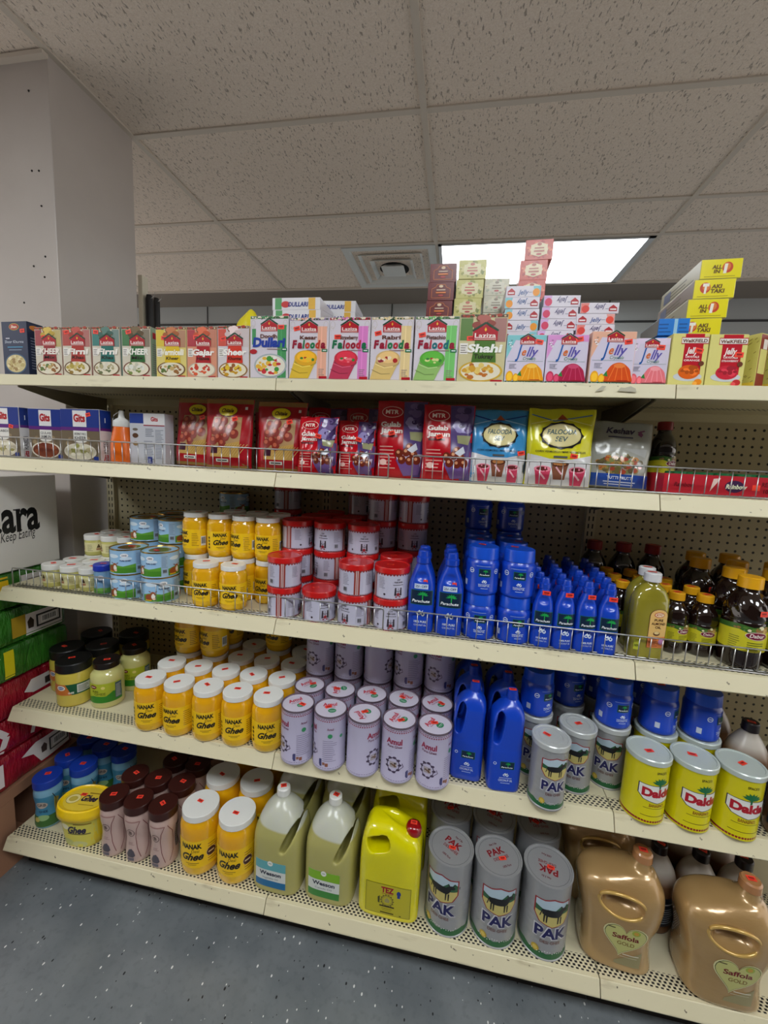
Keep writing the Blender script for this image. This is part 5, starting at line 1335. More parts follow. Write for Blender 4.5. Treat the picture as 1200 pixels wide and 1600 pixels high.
def taki(word):
    def f(a, w, h):
        X = w/2; a.rect(-X + .001, X - .001, .001, h - .001, (236, 222, 20), 0)
        a.ell(X*.30 if word == 'A' else -X*.45, h*.56, X*.26, h*.28, (206, 70, 40), 1)
        a.ell(X*.26 if word == 'A' else -X*.40, h*.60, X*.18, h*.20, (226, 130, 60), 2)
        if word == 'A': a.text('ALL', -X*.22, h*.50, h*.20, (110, 80, 30), 3, w*.24, .1, .04).text('IN', -X*.20, h*.28, h*.18, (110, 80, 30), 3, w*.16, .1, .04).text('1', X*.20, h*.30, h*.42, (245, 240, 225), 3, w*.10, .1, .08)
        else: a.text('T', -X*.42, h*.30, h*.46, (245, 240, 225), 3, w*.16, .1, .08).text('AKI', X*.10, h*.52, h*.20, (110, 80, 30), 3, w*.26, .1, .04).text('TAKI', X*.16, h*.28, h*.20, (110, 80, 30), 3, w*.34, .1, .04)
        a.rect(-X*.8, X*.7, h*.10, h*.13, (170, 150, 30), 1)
    return f
def takiside(cc):
    def f(a, d, h):
        a.rect(.001, d - .001, .001, h - .001, cc, 0).lines(.02, d - .02, h*.2, h*.8, 3, (140, 134, 110), 1, .4); a.rect(.02, .06, h*.2, h*.8, (120, 130, 170), 2)
    return f
TKA = carton('long_yellow_box', 'snack mix box', .080, .041, .21, (206, 196, 90), taki('A'), None, None, None, 0, takiside((206, 200, 170)))
TKT = carton('long_yellow_box', 'snack mix box', .080, .041, .21, (206, 196, 90), taki('T'), None, None, None, 0, takiside((176, 160, 150)))
BB = carton('blue_box', 'snack mix box', .062, .036, .11, (40, 116, 196), lambda a, w, h: a.rect(-w/2 + .001, w/2 - .001, .001, h - .001, (30, 118, 206), 0).rect(.0, .007, .001, h - .001, (150, 196, 226), 1).lines(-.030, -.004, .006, h - .006, 3, (20, 80, 150), 1).lines(.010, .032, .006, h - .006, 3, (20, 80, 150), 1), None, None, None, 0, lambda a, d, h: a.rect(.001, d - .001, .001, h - .001, (140, 140, 136), 0))

# second shelf boxes
def gits(title, food, bits):
    def f(a, w, h):
        X = w/2
        a.rect(-X + .001, X - .001, .001, h - .001, (110, 96, 76), 0).rect(-X + .001, X - .001, h*.62, h - .001, (24, 50, 130), 1).rect(-X + .001, X - .001, h*.585, h*.65, (92, 36, 120), 2)
        a.rect(-X*.36, X*.34, h*.40, h*.585, (222, 220, 214), 2).ell(0 - X*.01, h*.40, X*.35, h*.05, (222, 220, 214), 2).rect(-X*.36, X*.34, h*.66, h*.97, (222, 220, 220), 3)
        a.text('Gits', -.001, h*.76, h*.14, (176, 24, 34), 4, w*.30, 0, .05)
        t = title.split('|'); a.text(t[0], 0, h*.50, h*.048, (70, 70, 74), 4, w*.30, 0, .0)
        if len(t) > 1: a.text(t[1], 0, h*.42, h*.06, (60, 60, 64), 4, w*.30, 0, .01)
        a.blobs(0, h*.30, X*.9, h*.2, 14, [(130, 112, 86), (96, 84, 66), (150, 130, 100)], .008, 1.2, 9)
        a.bowl(-X*.04, h*.18, X*.84, h*.165, (214, 206, 190), food, bits, 22, 3, 4)
        a.rect(X*.66, X*.9, .004, h*.10, (24, 50, 130), 5)
    return f
def gside(t):
    def f(a, d, h):
        a.rect(.001, d - .001, .001, h - .001, (214, 212, 214), 0).rect(.001, d - .001, h*.62, h - .001, (24, 50, 130), 1).rect(.001, d - .001, h*.60, h*.65, (92, 36, 120), 2)
        a.text('1', d*.45, h*.76, h*.09, (226, 226, 232), 3).text(t, d*.62, h*.30, d*.40, (50, 50, 60), 3, h*.26, 0, 0, PI/2).text('Gits', d*.62, h*.06, d*.40, (176, 24, 34), 3, h*.16, 0, .03, PI/2)
    return f
G1 = carton('dessert_mix_box', 'dessert mix box', .122, .152, .036, (206, 204, 206), gits('RABDI', (206, 196, 170), [(226, 220, 200), (160, 150, 90)]), gside('RABDI'), None, (.030, .094))
G2 = carton('dessert_mix_box', 'dessert mix box', .118, .150, .034, (206, 204, 206), gits('GULAB|JAMUN', (120, 60, 40), [(130, 60, 36), (150, 80, 50), (110, 44, 26)]), gside('RABDI'))
G3 = carton('dessert_mix_box', 'dessert mix box', .136, .152, .040, (206, 204, 206), gits('BASMATI RICE|KHEER', (206, 200, 176), [(226, 220, 200), (190, 180, 140), (150, 150, 80)]), gside('KHEER'), None, (.030, .136))
def gback(a, w, h):
    X = w/2; a.rect(-X + .001, X - .001, .001, h - .001, (190, 192, 200), 0).rect(-X + .001, -X*.2, h*.80, h - .001, (34, 60, 140), 1).rect(-X*.2, X - .001, h*.76, h - .001, (214, 212, 214), 1)
    a.text('Gits', X*.42, h*.85, h*.08, (176, 24, 34), 2, w*.20, 0, .04).rect(-X*.2, X - .001, h*.755, h*.775, (150, 30, 50), 2)
    a.lines(-X*.1, X*.4, h*.55, h*.72, 5, (90, 96, 110), 1).lines(X*.45, X*.92, h*.12, h*.70, 20, (110, 114, 126), 1).lines(-X*.2, X*.38, h*.10, h*.48, 12, (110, 114, 126), 1).ell(-X*.68, h*.56, .010, .007, (90, 60, 40), 1).ell(-X*.68, h*.68, .009, .004, (110, 100, 90), 1).ell(-X*.68, h*.40, .009, .006, (150, 120, 80), 1)
    a.rect(X*.0, X*.26, h*.02, h*.15, (40, 56, 130), 2).lines(X*.04, X*.22, h*.04, h*.13, 3, (210, 215, 230), 3)
G4 = carton('dessert_mix_box', 'dessert mix box', .116, .148, .038, (190, 192, 200), gback)
G5 = carton('flat_mix_box', 'dessert mix box', .146, .034, .12, (206, 206, 210), lambda a, w, h: a.rect(-w/2 + .001, w/2 - .001, .001, h - .001, (150, 148, 150), 0).rect(-w/2 + .001, -w*.08, .001, h - .001, (24, 50, 130), 1).rect(-w*.1, -w*.06, .001, h - .001, (92, 36, 120), 2).text('Gits', w*.1, h*.3, h*.4, (120, 40, 50), 2, w*.14))

# ================================================================== pouches
def pouch(name, cat, w, h, d, color, art, rough=.24, seal=None, bot=None, taper=.0, metal=0, crumple=.5, st=None, alpha=None, seed=1):
    """stand-up bag: bulging front and back sheets, flat seals; art is laid over the bulged front"""
    k = Kind(name, cat, h)
    NX, NZ = 22, 30; bm = bmesh.new(); r = random.Random(seed); ph = [r.uniform(0, 6) for _ in range(6)]
    def P(i, j, s):
        u, v = i/NX*2 - 1, j/NZ
        ww = w/2*(1 - taper*(1 - v)) * (1 - .03*math.sin(v*PI)); e = max(0, 1 - abs(u)**4)**.8
        bul = d/2 * e * (math.sin(min(1, (1 - v)/.75)*PI/2)**.9) * (.55 + .45*min(1, v/.12)) if v < 1 else 0
        wob = .0022*crumple*(math.sin(u*5 + ph[0] + v*4) + math.sin(v*17 + ph[1] + u*3) * .7 + math.sin((u - v)*13 + ph[2])*.5) * (.4 + e)
        lean = .012*v*v
        return Vector((u*ww + .002*crumple*math.sin(v*9 + ph[3]), s*(bul + .0005) + wob*(1 if s < 0 else .6) + lean, v*h + .0015*crumple*math.sin(u*7 + ph[4])*(v > .5)))
    F = [[bm.verts.new(P(i, j, -1)) for i in range(NX + 1)] for j in range(NZ + 1)]
    Bk = [[bm.verts.new(P(i, j, 1)) for i in range(NX + 1)] for j in range(NZ + 1)]
    for j in range(NZ):
        for i in range(NX):
            bm.faces.new((F[j][i], F[j][i+1], F[j+1][i+1], F[j+1][i])); bm.faces.new((Bk[j][i+1], Bk[j][i], Bk[j+1][i], Bk[j+1][i+1]))
    for j in range(NZ):
        bm.faces.new((Bk[j][0], F[j][0], F[j+1][0], Bk[j+1][0])); bm.faces.new((F[j][NX], Bk[j][NX], Bk[j+1][NX], F[j+1][NX]))
    for i in range(NX):
        bm.faces.new((F[0][i+1], F[0][i], Bk[0][i], Bk[0][i+1])); bm.faces.new((F[NZ][i], F[NZ][i+1], Bk[NZ][i+1], Bk[NZ][i]))
    me = finish(bm, 'bag', m_foil(color, None, rough, 22, .35, metal), True)
    k.part('bag', me)
    a = Art(); art(a, w*(1 - taper*.5), h)
    a.build('front_print', onto(me), k.root, .006, .0003, rough, .007)
    if st: front_sticker(k, st[0], -d/2 - .001, st[1], .017, .011, r.uniform(-.3, .3))
    return k
def chitale(a, w, h):
    X = w/2
    a.rect(-X*.99, X*.99, h*.93, h*.995, (150, 112, 60), 1).rect(-X*.97, X*.97, .002, h*.05, (140, 110, 50), 1)
    a.ell(0, h*.83, X*.40, h*.088, (50, 30, 20), 2).ell(0, h*.83, X*.38, h*.078, (226, 206, 20), 3).text('Chitale', 0, h*.805, h*.055, (60, 30, 20), 4, X*.5, .3, .03)
    a.rect(-X*.58, X*.62, h*.17, h*.74, (176, 140, 96), 1).poly([(-X*.58, h*.17), (X*.62, h*.17), (X*.62, h*.40), (-X*.58, h*.30)], (190, 150, 80), 2)
    for u, v in ((-.40, .66), (-.10, .68), (-.45, .54), (-.15, .56), (.18, .58), (-.28, .44), (.05, .46), (.38, .50), (-.48, .40), (.30, .64), (-.10, .36)):
        a.ell(X*u, h*v, X*.17, h*.068, (134, 44, 34), 3 + v).ell(X*u - .003, h*v + .004, X*.08, h*.03, (190, 96, 70), 4.2)
    for j in range(9): a.line([(-X*.3 + j*.008, h*.20), (X*.1 + j*.007, h*.36)], .0012, (214, 186, 110), 5)
    a.rect(-X*.56, -X*.30, h*.22, h*.32, (60, 20, 40), 3)
    a.rect(-X*.34, X*.18, h*.10, h*.145, (226, 222, 214), 2).rect(-X*.28, X*.12, h*.115, h*.13, (40, 36, 36), 3).rect(X*.68, X*.78, h*.85, h*.89, (230, 226, 220), 3)
CH = pouch('gulab_jamun_pouch', 'sweets mix pouch', .148, .198, .050, (168, 16, 30), chitale, .26, taper=.04, st=(.034, .140), crumple=.5, seed=3)
CH.root.children[0]['label'] = 'red foil bag'
def mtr(a, w, h):
    X = w/2
    a.poly([(X*.05, h*.99), (X*.97, h*.99), (X*.97, .004), (X*.55, .004), (X*.15, h*.35)], (84, 66, 120), 1)
    a.blobs(X*.62, h*.80, X*.33, h*.16, 16, [(150, 140, 190), (60, 44, 90), (190, 190, 214), (110, 90, 140)], .011, 2, 6)
    a.poly([(X*.35, h*.60), (X*.9, h*.60), (X*.8, h*.48), (X*.4, h*.50)], (150, 150, 110), 3)
    a.ell(-X*.38, h*.85, X*.42, h*.075, (226, 190, 180), 2).ell(-X*.38, h*.85, X*.39, h*.066, (176, 18, 34), 3).text('MTR', -X*.38, h*.825, h*.055, (240, 220, 210), 4, X*.52, 0, .03)
    a.text('Gulab', -X*.40, h*.66, h*.062, (240, 226, 220), 3, X*.80, 0, .04).text('Jamun', -X*.36, h*.58, h*.062, (240, 226, 220), 3, X*.88, 0, .04)
    a.rect(-X*.75, -X*.1, h*.525, h*.55, (90, 20, 30), 2).lines(-X*.8, -X*.1, h*.12, h*.44, 7, (226, 160, 150), 2, .3).ell(-X*.62, h*.20, X*.14, h*.04, (230, 190, 180), 3)
    a.poly([(-X*.12, h*.30), (X*.88, h*.32), (X*.78, h*.10), (X*.20, h*.06), (0, h*.16)], (200, 190, 214), 4).poly([(-X*.12, h*.24), (X*.9, h*.20), (X*.75, h*.05), (X*.2, h*.03)], (110, 80, 140), 4.4)
    for u, v in ((.0, .32), (.28, .34), (.55, .31), (.12, .24), (.42, .23), (.68, .24), (.38, .40)): a.ell(X*u, h*v, X*.155, h*.058, (110, 40, 26), 5 + v).ell(X*u - .002, h*v + .003, X*.06, h*.02, (214, 150, 110), 6)
    a.poly([(X*.30, h*.37), (X*.62, h*.46), (X*.70, h*.38), (X*.50, h*.33)], (206, 210, 220), 6.5)
MT = pouch('gulab_jamun_pouch', 'sweets mix pouch', .138, .206, .045, (178, 14, 30), mtr, .22, crumple=.6, st=(-.022, .118), seed=5)
MS = pouch('small_gulab_jamun_pouch', 'sweets mix pouch', .108, .152, .050, (190, 12, 30), mtr, .18, crumple=.9, st=(.010, .100), seed=8)
def sev(c2, c3):
    def f(a, w, h):
        X = w/2
        a.poly([(-X*.97, .004), (X*.97, .004), (X*.95, h*.42), (X*.3, h*.36), (-X*.3, h*.36), (-X*.95, h*.42)], (206, 204, 206), 1)
        a.line([(-X*.9, h*.92), (-X*.2, h*.84), (X*.9, h*.93)], .003, c3, 1); a.line([(-X*.9, h*.80), (X*.0, h*.88), (X*.9, h*.80)], .0025, c2, 1)
        a.poly([(-X*.15, h*.86), (0, h*.93), (X*.18, h*.86)], (160, 70, 30), 3)
        n = 36
        a.poly([(X*.62*(1 + .05*math.cos(i*PI*2*12/n*1.0))*math.cos(2*PI*i/n), h*.66 + h*.17*(1 + .05*math.cos(i*PI*2*12/n))*math.sin(2*PI*i/n)) for i in range(n)], (24, 24, 26), 4)
        a.ell(0, h*.66, X*.56, h*.145, (206, 192, 130), 5, 30).ell(0, h*.66, X*.53, h*.132, (216, 204, 150), 6, 30)
        a.text('FALOODA', 0, h*.675, h*.062, (60, 90, 100), 7, X*.84, .2, .02).text('SEV', 0, h*.585, h*.062, (60, 90, 100), 7, X*.36, .2, .02)
        a.text('CORN VERMICELLI / MAIS VERMICELLES', 0, h*.44, h*.025, (40, 40, 44), 4, X*1.5, 0, .01).rect(-X*.2, X*.2, h*.375, h*.40, (90, 90, 90), 3)
        for u, v, s in ((-.50, .15, 1), (.52, .15, 1), (0, .22, 1.05)):
            cc = (196, 60, 90) if u else (130, 80, 60)
            a.poly([(X*(u - .24*s), h*(v + .08)), (X*(u + .24*s), h*(v + .08)), (X*(u + .16*s), h*(v - .12)), (X*(u - .16*s), h*(v - .12))], cc, 3 - v).ell(X*u, h*(v + .08), X*.25*s, h*.04, (226, 130, 150) if u else (90, 50, 36), 3.3, 16).ell(X*u, h*(v + .082), X*.19*s, h*.026, (100, 40, 40) if u else (180, 120, 70), 3.6, 12).line([(X*(u - .1), h*(v + .04)), (X*(u + .08), h*(v - .05))], .004, (226, 170, 180), 3.6)
    return f
SVb = pouch('noodle_pouch', 'noodle pouch', .140, .186, .040, (60, 140, 196), sev((150, 200, 230), (20, 60, 130)), .16, crumple=.8, st=(.054, .079), seed=11)
SVy = pouch('noodle_pouch', 'noodle pouch', .158, .192, .040, (206, 200, 30), sev((230, 224, 120), (90, 120, 150)), .16, crumple=.8, st=(.030, .077), seed=14)
def kesh(a, w, h):
    X = w/2
    a.poly([(-X*.8, h*.60), (X*.8, h*.60), (X*.75, h*.48), (0, h*.60), (-X*.75, h*.48)], (170, 170, 168), 1)
    a.text('Keshav', -X*.05, h*.82, h*.09, (50, 40, 70), 3, X*.95, .3, .03).rect(-X*.45, X*.35, h*.755, h*.775, (70, 66, 90), 2)
    a.poly([(X*.50, h*.82), (X*.58, h*.88), (X*.66, h*.82), (X*.60, h*.78)], (120, 60, 100), 3).line([(X*.5, h*.85), (X*.7, h*.88)], .003, (120, 60, 100), 4)
    a.blobs(-X*.05, h*.36, X*.72, h*.14, 120, [(150, 130, 80), (176, 120, 60), (110, 100, 60), (120, 130, 80), (160, 70, 50), (96, 84, 60)], .006, 1.5, 3)
    a.rect(-X*.97, X*.97, h*.02, h*.21, (36, 70, 150), 3).text('TUTTI FRUTTI', 0, h*.135, h*.042, (220, 226, 240), 4, X*.8, 0, .02).rect(-X*.5, X*.5, h*.085, h*.10, (190, 200, 225), 4).rect(-X*.45, X*.45, h*.05, h*.062, (190, 200, 225), 4)
KS = pouch('candied_fruit_pouch', 'candied fruit pouch', .150, .166, .045, (158, 158, 150), kesh, .16, crumple=.7, taper=.0, seed=17)
# red tray of small green-lidded pots
def tray():
    k = Kind('red_tray', 'display tray', .04); m = mat((186, 26, 44), .4, 0, .2)
    bm = bmesh.new(); w, d, h = .30, .09, .048
    for q in ((-w/2, w/2, 0, .002, 0, h), (-w/2, w/2, d - .002, d, 0, h), (-w/2, -w/2 + .002, .002, d - .002, 0, h), (w/2 - .002, w/2, .002, d - .002, 0, h), (-w/2, w/2, 0, d, 0, .002)): bm_box(bm, *q)
    k.part('tray', finish(bm, 'tray', m))
    a = Art(); a.ell(.0, .024, .020, .014, (60, 30, 70), 1).text('Rainbow', .004, .019, .010, (226, 230, 200), 2, .044, .2, .04).text('RED COLOR', .085, .027, .010, (90, 10, 20), 2, .060, 0, .02).text('10 gm x 12', .085, .012, .009, (90, 10, 20), 2, .050, 0, .02)
    a.poly([(-.05, .010), (-.03, .042), (-.045, .040)], (226, 200, 190), 1).text('Rainbow', -.105, .019, .010, (110, 14, 26), 2, .044, .2, .02).rect(.036, .052, .017, .030, RED, 3)
    a.build('front_print', front(0), k.root)
    return k
TR = tray()
def pot():
    k = Kind('green_lidded_pot', 'food colour pot', .05)
    k.part('body', lathe('body', [(0, .012), (.002, .0135), (.036, .0135), (.038, .012)], mat((150, 120, 100), .3), 20))
    k.part('lid', lathe('lid', [(.036, .0148), (.050, .0145), (.051, .013), (.051, .002)], mat((20, 104, 58), .35), 24))
    return k
PO = pot()
# ================================================================== placing everything
ROWN = ['front', 'second', 'third', 'fourth', 'back']
def nth(i): return NTH[i]
BELOW = ['just', 'second', 'third', 'fourth', 'fifth', 'sixth', 'seventh', 'eighth']
jit = lambda q: R_.uniform(-q, q)

# ---- top shelf, front row of boxes (px column of the centre, depth of the front face)
def box_at(k, px, z, Y, label, group, rz=0, X=None):
    X = XA(px, Y, z + k.h*.5) if X is None else X
    return k.put(X, Y, z, rz, label, group)
g = 'dessert mix boxes along the front of the top shelf'
YF = 1.016
for key, px, lab, rz in (
    ('shan', 24, 'dark blue vermicelli box at the far left end of the top shelf', -.05),
    ('kheer', 76, 'dessert mix box with maroon panel reading KHEER on the top shelf', 0),
    ('firnir', 120, 'dessert mix box with red panel reading Firni on the top shelf', 0),
    ('firnit', 166, 'dessert mix box with teal panel reading Firni on the top shelf', 0),
    ('kheerg', 213, 'dessert mix box with green panel reading KHEER on the top shelf', 0),
    ('verm', 267.5, 'dessert mix box with yellow panel reading Vermicelli on the top shelf', 0),
    ('gajar', 315.5, 'dessert mix box with red panel reading Gajar on the top shelf', 0),
    ('sheer', 364.5, 'dessert mix box with orange-red panel reading Sheer Khurma on the top shelf', 0),
    ('dull', 420.5, 'white dessert mix box with blue lettering reading Dullari on the top shelf', 0),
    ('kesar', 482.5, 'lilac Falooda box with orange band reading Kesar on the top shelf', 0),
    ('straw', 545.5, 'Falooda box with pink band reading Strawberry on the top shelf', 0),
    ('rabri', 611.5, 'Falooda box with tan band reading Rabri on the top shelf', 0),
    ('pist', 681, 'Falooda box with green band reading Pistachio on the top shelf', 0),
    ('shahi', 753, 'film-wrapped dessert mix box with green panel reading Shahi on the top shelf', 0)):
    box_at(B[key], px, S1, YF, lab, g, rz)
g = 'jelly boxes along the front of the top shelf'
for key, px, lab, rz in (
    ('j1', 820.5, 'pale blue Jelly box with a yellow-orange jelly dome standing on the top shelf', 0),
    ('j2', 885, 'lilac Jelly box with a dark raspberry jelly dome standing on the top shelf', .03),
    ('j3', 956.5, 'peach Jelly box with an orange-red jelly dome standing on the top shelf', .04),
    ('j4', 1014, 'white Jelly box with a pale pink jelly dome standing on the top shelf', -.04),
    ('w1', 1075.5, 'yellow and red jelly box with an orange jelly on a plate', 0),
    ('w2', 1135, 'yellow and red jelly box with a strawberry-red jelly on a plate', 0)):
    box_at(B[key], px, S1, YF - .002*(key == 'j3') + .006*(key == 'j4'), lab, g, rz)
B['cust'].put(.628, YF + .012, S1, .55, 'custard box turned sideways at the right edge of the top shelf', 'custard boxes at the right end of the top shelf')
B['cust'].put(.680, YF + .008, S1, .5, 'custard box standing right of the sideways custard box, cut by the photo edge', 'custard boxes at the right end of the top shelf')
# ---- stacks behind the front row
def stack_up(k, px, pytop, Y, hh, label, group, n_vis, xs=None, rz=0):
    """a stack from the shelf whose top reaches the photographed pixel row"""
    X, zt = PT(px, pytop, Y); n = max(1, round((zt - S1)/hh)); base = zt - n*hh
    for i in range(n):
        kk = k[i % len(k)] if isinstance(k, list) else k
        q = n - 1 - i
        pos = 'on top' if q == 0 else f'{nth(q)} from the top' if q < 9 else 'low down'
        if q >= 1: pos = f'{nth(min(q, 8))} below the top one'
        kk.put(X + jit(.0015) + (xs[i % len(xs)] if xs else 0), Y + jit(.002), S1 + i*(zt - S1)/n, rz, f'{label}, {pos}', group, sc=1)
    return n
def stack_scaled(k, px, pytop, Y, label, group, fl, xs=None, rz=0, dz=0):
    X, zt = PT(px, pytop, Y); hh = fl; n = max(1, int(round((zt - S1)/hh))); s = (zt - S1)/(n*hh)
    for i in range(n):
        kk = k[(n - 1 - i) % len(k)] if isinstance(k, list) else k
        q = n - 1 - i
        pos = 'the topmost' if q == 0 else BELOW[min(q - 1, 7)] + ' under the topmost'
        off = xs[min(q, len(xs) - 1)] if xs else 0
        kk.put(X + off + jit(.001), Y + jit(.0015), S1 + i*hh*s, rz, f'{label}, {pos}', group, sc=s)
YS = 1.085
stack_scaled(TB['m'], 694, 412, 1.12, 'maroon box in the stack behind the Pistachio box', 'maroon boxes stacked on the top shelf', .0440, [0.0, -.004, -.006])
stack_scaled(TB['g'], 739, 406, 1.12, 'yellow-green patterned box stacked right of the maroon boxes', 'yellow-green boxes stacked on the top shelf', .0462, [0.0, -.003, -.005])
stack_scaled(TB['l'], 777, 435, 1.185, 'pale patterned box in the stack behind the Shahi box', 'pale boxes stacked on the top shelf', .0442)
stack_scaled(TB['r'], 842, 374, 1.20, 'red patterned box stacked before the lit ceiling panel', 'red boxes stacked on the top shelf', .0522, [.004, -.006, -.008], rz=-.04)
stack_scaled([FB['o'], FB['of'], FB['of'], FB['o']], 819, 446, 1.065, 'flat blue-edged jelly box lying in the tall stack', 'blue-edged jelly boxes stacked flat', .0248, [0, -.001, 0, 0])
stack_scaled(FB['p'], 877, 461, 1.065, 'flat lilac jelly box stacked behind the raspberry box', 'lilac jelly boxes stacked flat', .0248, [.003, 0, 0, -.004], rz=.03)
stack_scaled([FB['r'], FB['r2']], 935, 473, 1.065, 'flat red-edged jelly box lying in the short stack', 'red-edged jelly boxes stacked flat', .0248, [.004, -.002, 0], rz=.02)
stack_scaled(FB['d'], 462, 464, 1.075, 'flat white DULLARI box lying behind the front row, left stack', 'white boxes lying flat behind the front row', .031, [0, .004], rz=-.0)
stack_scaled(FB['d'], 520, 469, 1.195, 'flat white DULLARI box lying behind the front row, right stack', 'white boxes lying flat behind the front row', .031, rz=.05)
X0, z0 = PT(1147, 381, 1.035)
n = max(1, round((z0 - S1)/.0415)); s = (z0 - S1)/(n*.0415)
for i in range(n):
    q = n - 1 - i
    (TKA if q in (0, 2) else TKT).put(X0 + .016 - .008*min(q, 3), 1.10 + .001*q, S1 + i*.0415*s, -.06 - .02*(q % 2), f'long yellow box, {"topmost" if q == 0 else nth(q - 1) + " under the topmost"} of its stack', 'long yellow boxes stacked on the top shelf', s)
X1, z1 = PT(1055, 495, 1.058)
n = max(1, round((z1 - S1)/.037))
for i in range(n): BB.put(X1, 1.058, S1 + i*(z1 - S1)/n, -.05, f'blue flat box {"on top of" if i == n - 1 else "in layer " + ["one", "two", "three", "four"][i] + " of"} the pile behind the pink jelly box', 'blue boxes piled flat', (z1 - S1)/(n*.0362) if False else 1)
# yellow bag showing behind the Sheer box
bm = bmesh.new(); bmesh.ops.create_uvsphere(bm, u_segments=24, v_segments=14, radius=1)
for v in bm.verts: v.co = Vector((v.co.x*.045*(1 - .1*v.co.z), v.co.y*.03, (v.co.z + 1)*.0875 + .0 + .006*math.sin(v.co.x*5)))
xx, zz = PT(388, 487, 1.10)
o = link('yellow_bag', finish(bm, 'bag', m_foil((222, 206, 40), None, .25, 24, .6), True), None, (xx, 1.105, S1 + .004)); tag(o, 'crumpled yellow bag behind the front row beside the white DULLARI box', 'bag')
for v in o.data.vertices: v.co.z *= (zz - S1)/.175

# ---- second shelf
g = 'dessert mix boxes on the second shelf'
Y2 = 1.052
G1.put(-1.372, Y2, S2, -.02, 'blue and white box reading RABDI at the left end of the second shelf', g)
G2.put(-1.225, Y2 + .006, S2, .04, 'blue and white box reading GULAB JAMUN on the second shelf', g)
G3.put(-1.098, Y2, S2, -.02, 'wide blue and white box reading BASMATI RICE KHEER on the second shelf', g)
G4.put(-.895, Y2 + .024, S2, 0, 'pale box showing its printed back, between squeeze bottle and red pouch', g)
for i, (x, y, w) in enumerate(((-1.302, 1.125, 'left'), (-1.150, 1.13, 'right'))):
    for j in range(4 if i == 0 else 4):
        G5.put(x + jit(.003), y, S2 + j*.0345 + .0, .02, f'flat blue and grey box, {("bottom", "second", "third", "top")[j]} of the {w} pile behind the dessert boxes', 'flat boxes piled behind the dessert boxes', 1)
SQ.put(-.985, 1.082, S2, 0, 'orange squeeze bottle with white nozzle on the second shelf', None)
g = 'red pouches showing brown sweets'
CH.put(-.765, 1.118, S2 + .003, -.05, 'leftmost large red pouch with yellow oval, beside the printed box back', g, 1.0, (-.03, .02))
CH.put(-.638, 1.080, S2, 0, 'middle large red pouch with yellow oval on the second shelf', g, .99)
CH.put(-.482, 1.085, S2, .03, 'rightmost large red pouch with yellow oval on the second shelf', g, .97)
for i, x in enumerate((-.70, -.54)): CH.put(x, 1.17, S2, 0, f'red pouch standing in the second row, {("left", "right")[i]} of two', g, .93)
g = 'red and purple sweets pouches'
MS.put(-.366, 1.055, S2, 0, 'small red and purple pouch, left of the two small ones', g, 1.0)
MS.put(-.268, 1.092, S2, .05, 'small red and purple pouch, right of the two small ones', g, .97)
MT.put(-.150, 1.108, S2, 0, 'large red and purple pouch, left of the two large ones', g)
MT.put(-.025, 1.082, S2, .03, 'large red and purple pouch, right of the two large ones', g, .95)
for i, (x, y) in enumerate(((-.26, 1.17), (-.12, 1.17), (.02, 1.18), (-.38, 1.19))): MT.put(x, y, S2, jit(.1), f'large red and purple pouch behind, {("left centre", "centre", "rightmost", "leftmost")[i]} of the shaded row', g, .93)
g = 'falooda noodle pouches'
SVb.put(.104, 1.085, S2, 0, 'blue FALOODA SEV pouch on the second shelf', g)
SVy.put(.250, 1.080, S2, .02, 'front yellow FALOODA SEV pouch on the second shelf', g)
SVy.put(.250, 1.130, S2, .03, 'yellow FALOODA SEV pouch standing behind the front yellow one', g, .98)
SVb.put(.104, 1.135, S2, .0, 'blue FALOODA SEV pouch standing behind the front blue one', g, .98)
KS.put(.402, 1.125, S2 + .004, .03, 'clear and grey TUTTI FRUTTI pouch on the second shelf', None, 1, (-.02, .03))
DR_.put(.535, 1.20, S2, .3, 'dark bottle standing in shade behind the red tray', None, .80)
TR.put(.638, 1.068, S2, 0, 'red cardboard tray reading RED COLOR on the second shelf', None)
for r in range(2):
    for i in range(6): PO.put(.518 + i*.045 + .012, 1.091 + r*.035, S2 + .0025, 0, f'small green-lidded pot, {nth(i)} from left in the {("front", "rear")[r]} row of the red tray', 'green-lidded pots in the red tray')

# ---- third shelf
def row(k, z, Y, xs, desc, rowname, group, lv=1, hh=None, rz=0, jr=.5, who=None, lay=('lowest level', 'second level', 'third level', 'fourth level')):
    n = len(xs)
    for i, x in enumerate(xs):
        L = lv if isinstance(lv, int) else lv[i]
        for j in range(L):
            where = 'leftmost' if i == 0 and n > 1 else 'rightmost' if i == n - 1 and n > 1 else f'{nth(i)} from left' if n > 1 else 'only one'
            s = f'{desc}, {where}, {rowname}' + (f', {lay[j]}' if L > 1 else '')
            k.put(x + (jit(.0012) if j else 0), Y + jit(.001), z + j*(hh or 0), rz + jit(jr), s, group)
g = 'small cream jars at the left of the third shelf'
row(SJ, S3, 1.080, [-1.252, -1.182, -1.114], 'small cream jar with white lid', 'front row at the left', g, jr=.2, rz=.5)
row(SJ, S3, 1.148, [-1.245, -1.172, -1.100], 'small cream jar with white lid', 'second row at the left', g, jr=.3)
row(SJ, S3, 1.216, [-1.232, -1.166, -1.100], 'small cream jar with white lid', 'third row at the left', g, 2, .0722, jr=.3)
row(SJ, S3, 1.284, [-1.232, -1.166, -1.100], 'small cream jar with white lid', 'fourth row at the left', g, 2, .0722, jr=.3)
SB_.put(-1.0535, 1.066, S3, .5, 'small blue-lidded jar standing right of the front cream jars', None, .88)
g = 'sky-blue cow tins'
PX = lambda pxs, Y, z: [XA(p, Y, z) for p in pxs]
row(CT, S3, 1.075, [-.968, -.862], 'sky-blue cow tin with gold lid', 'front pair', g, 2, .0765, jr=.4)
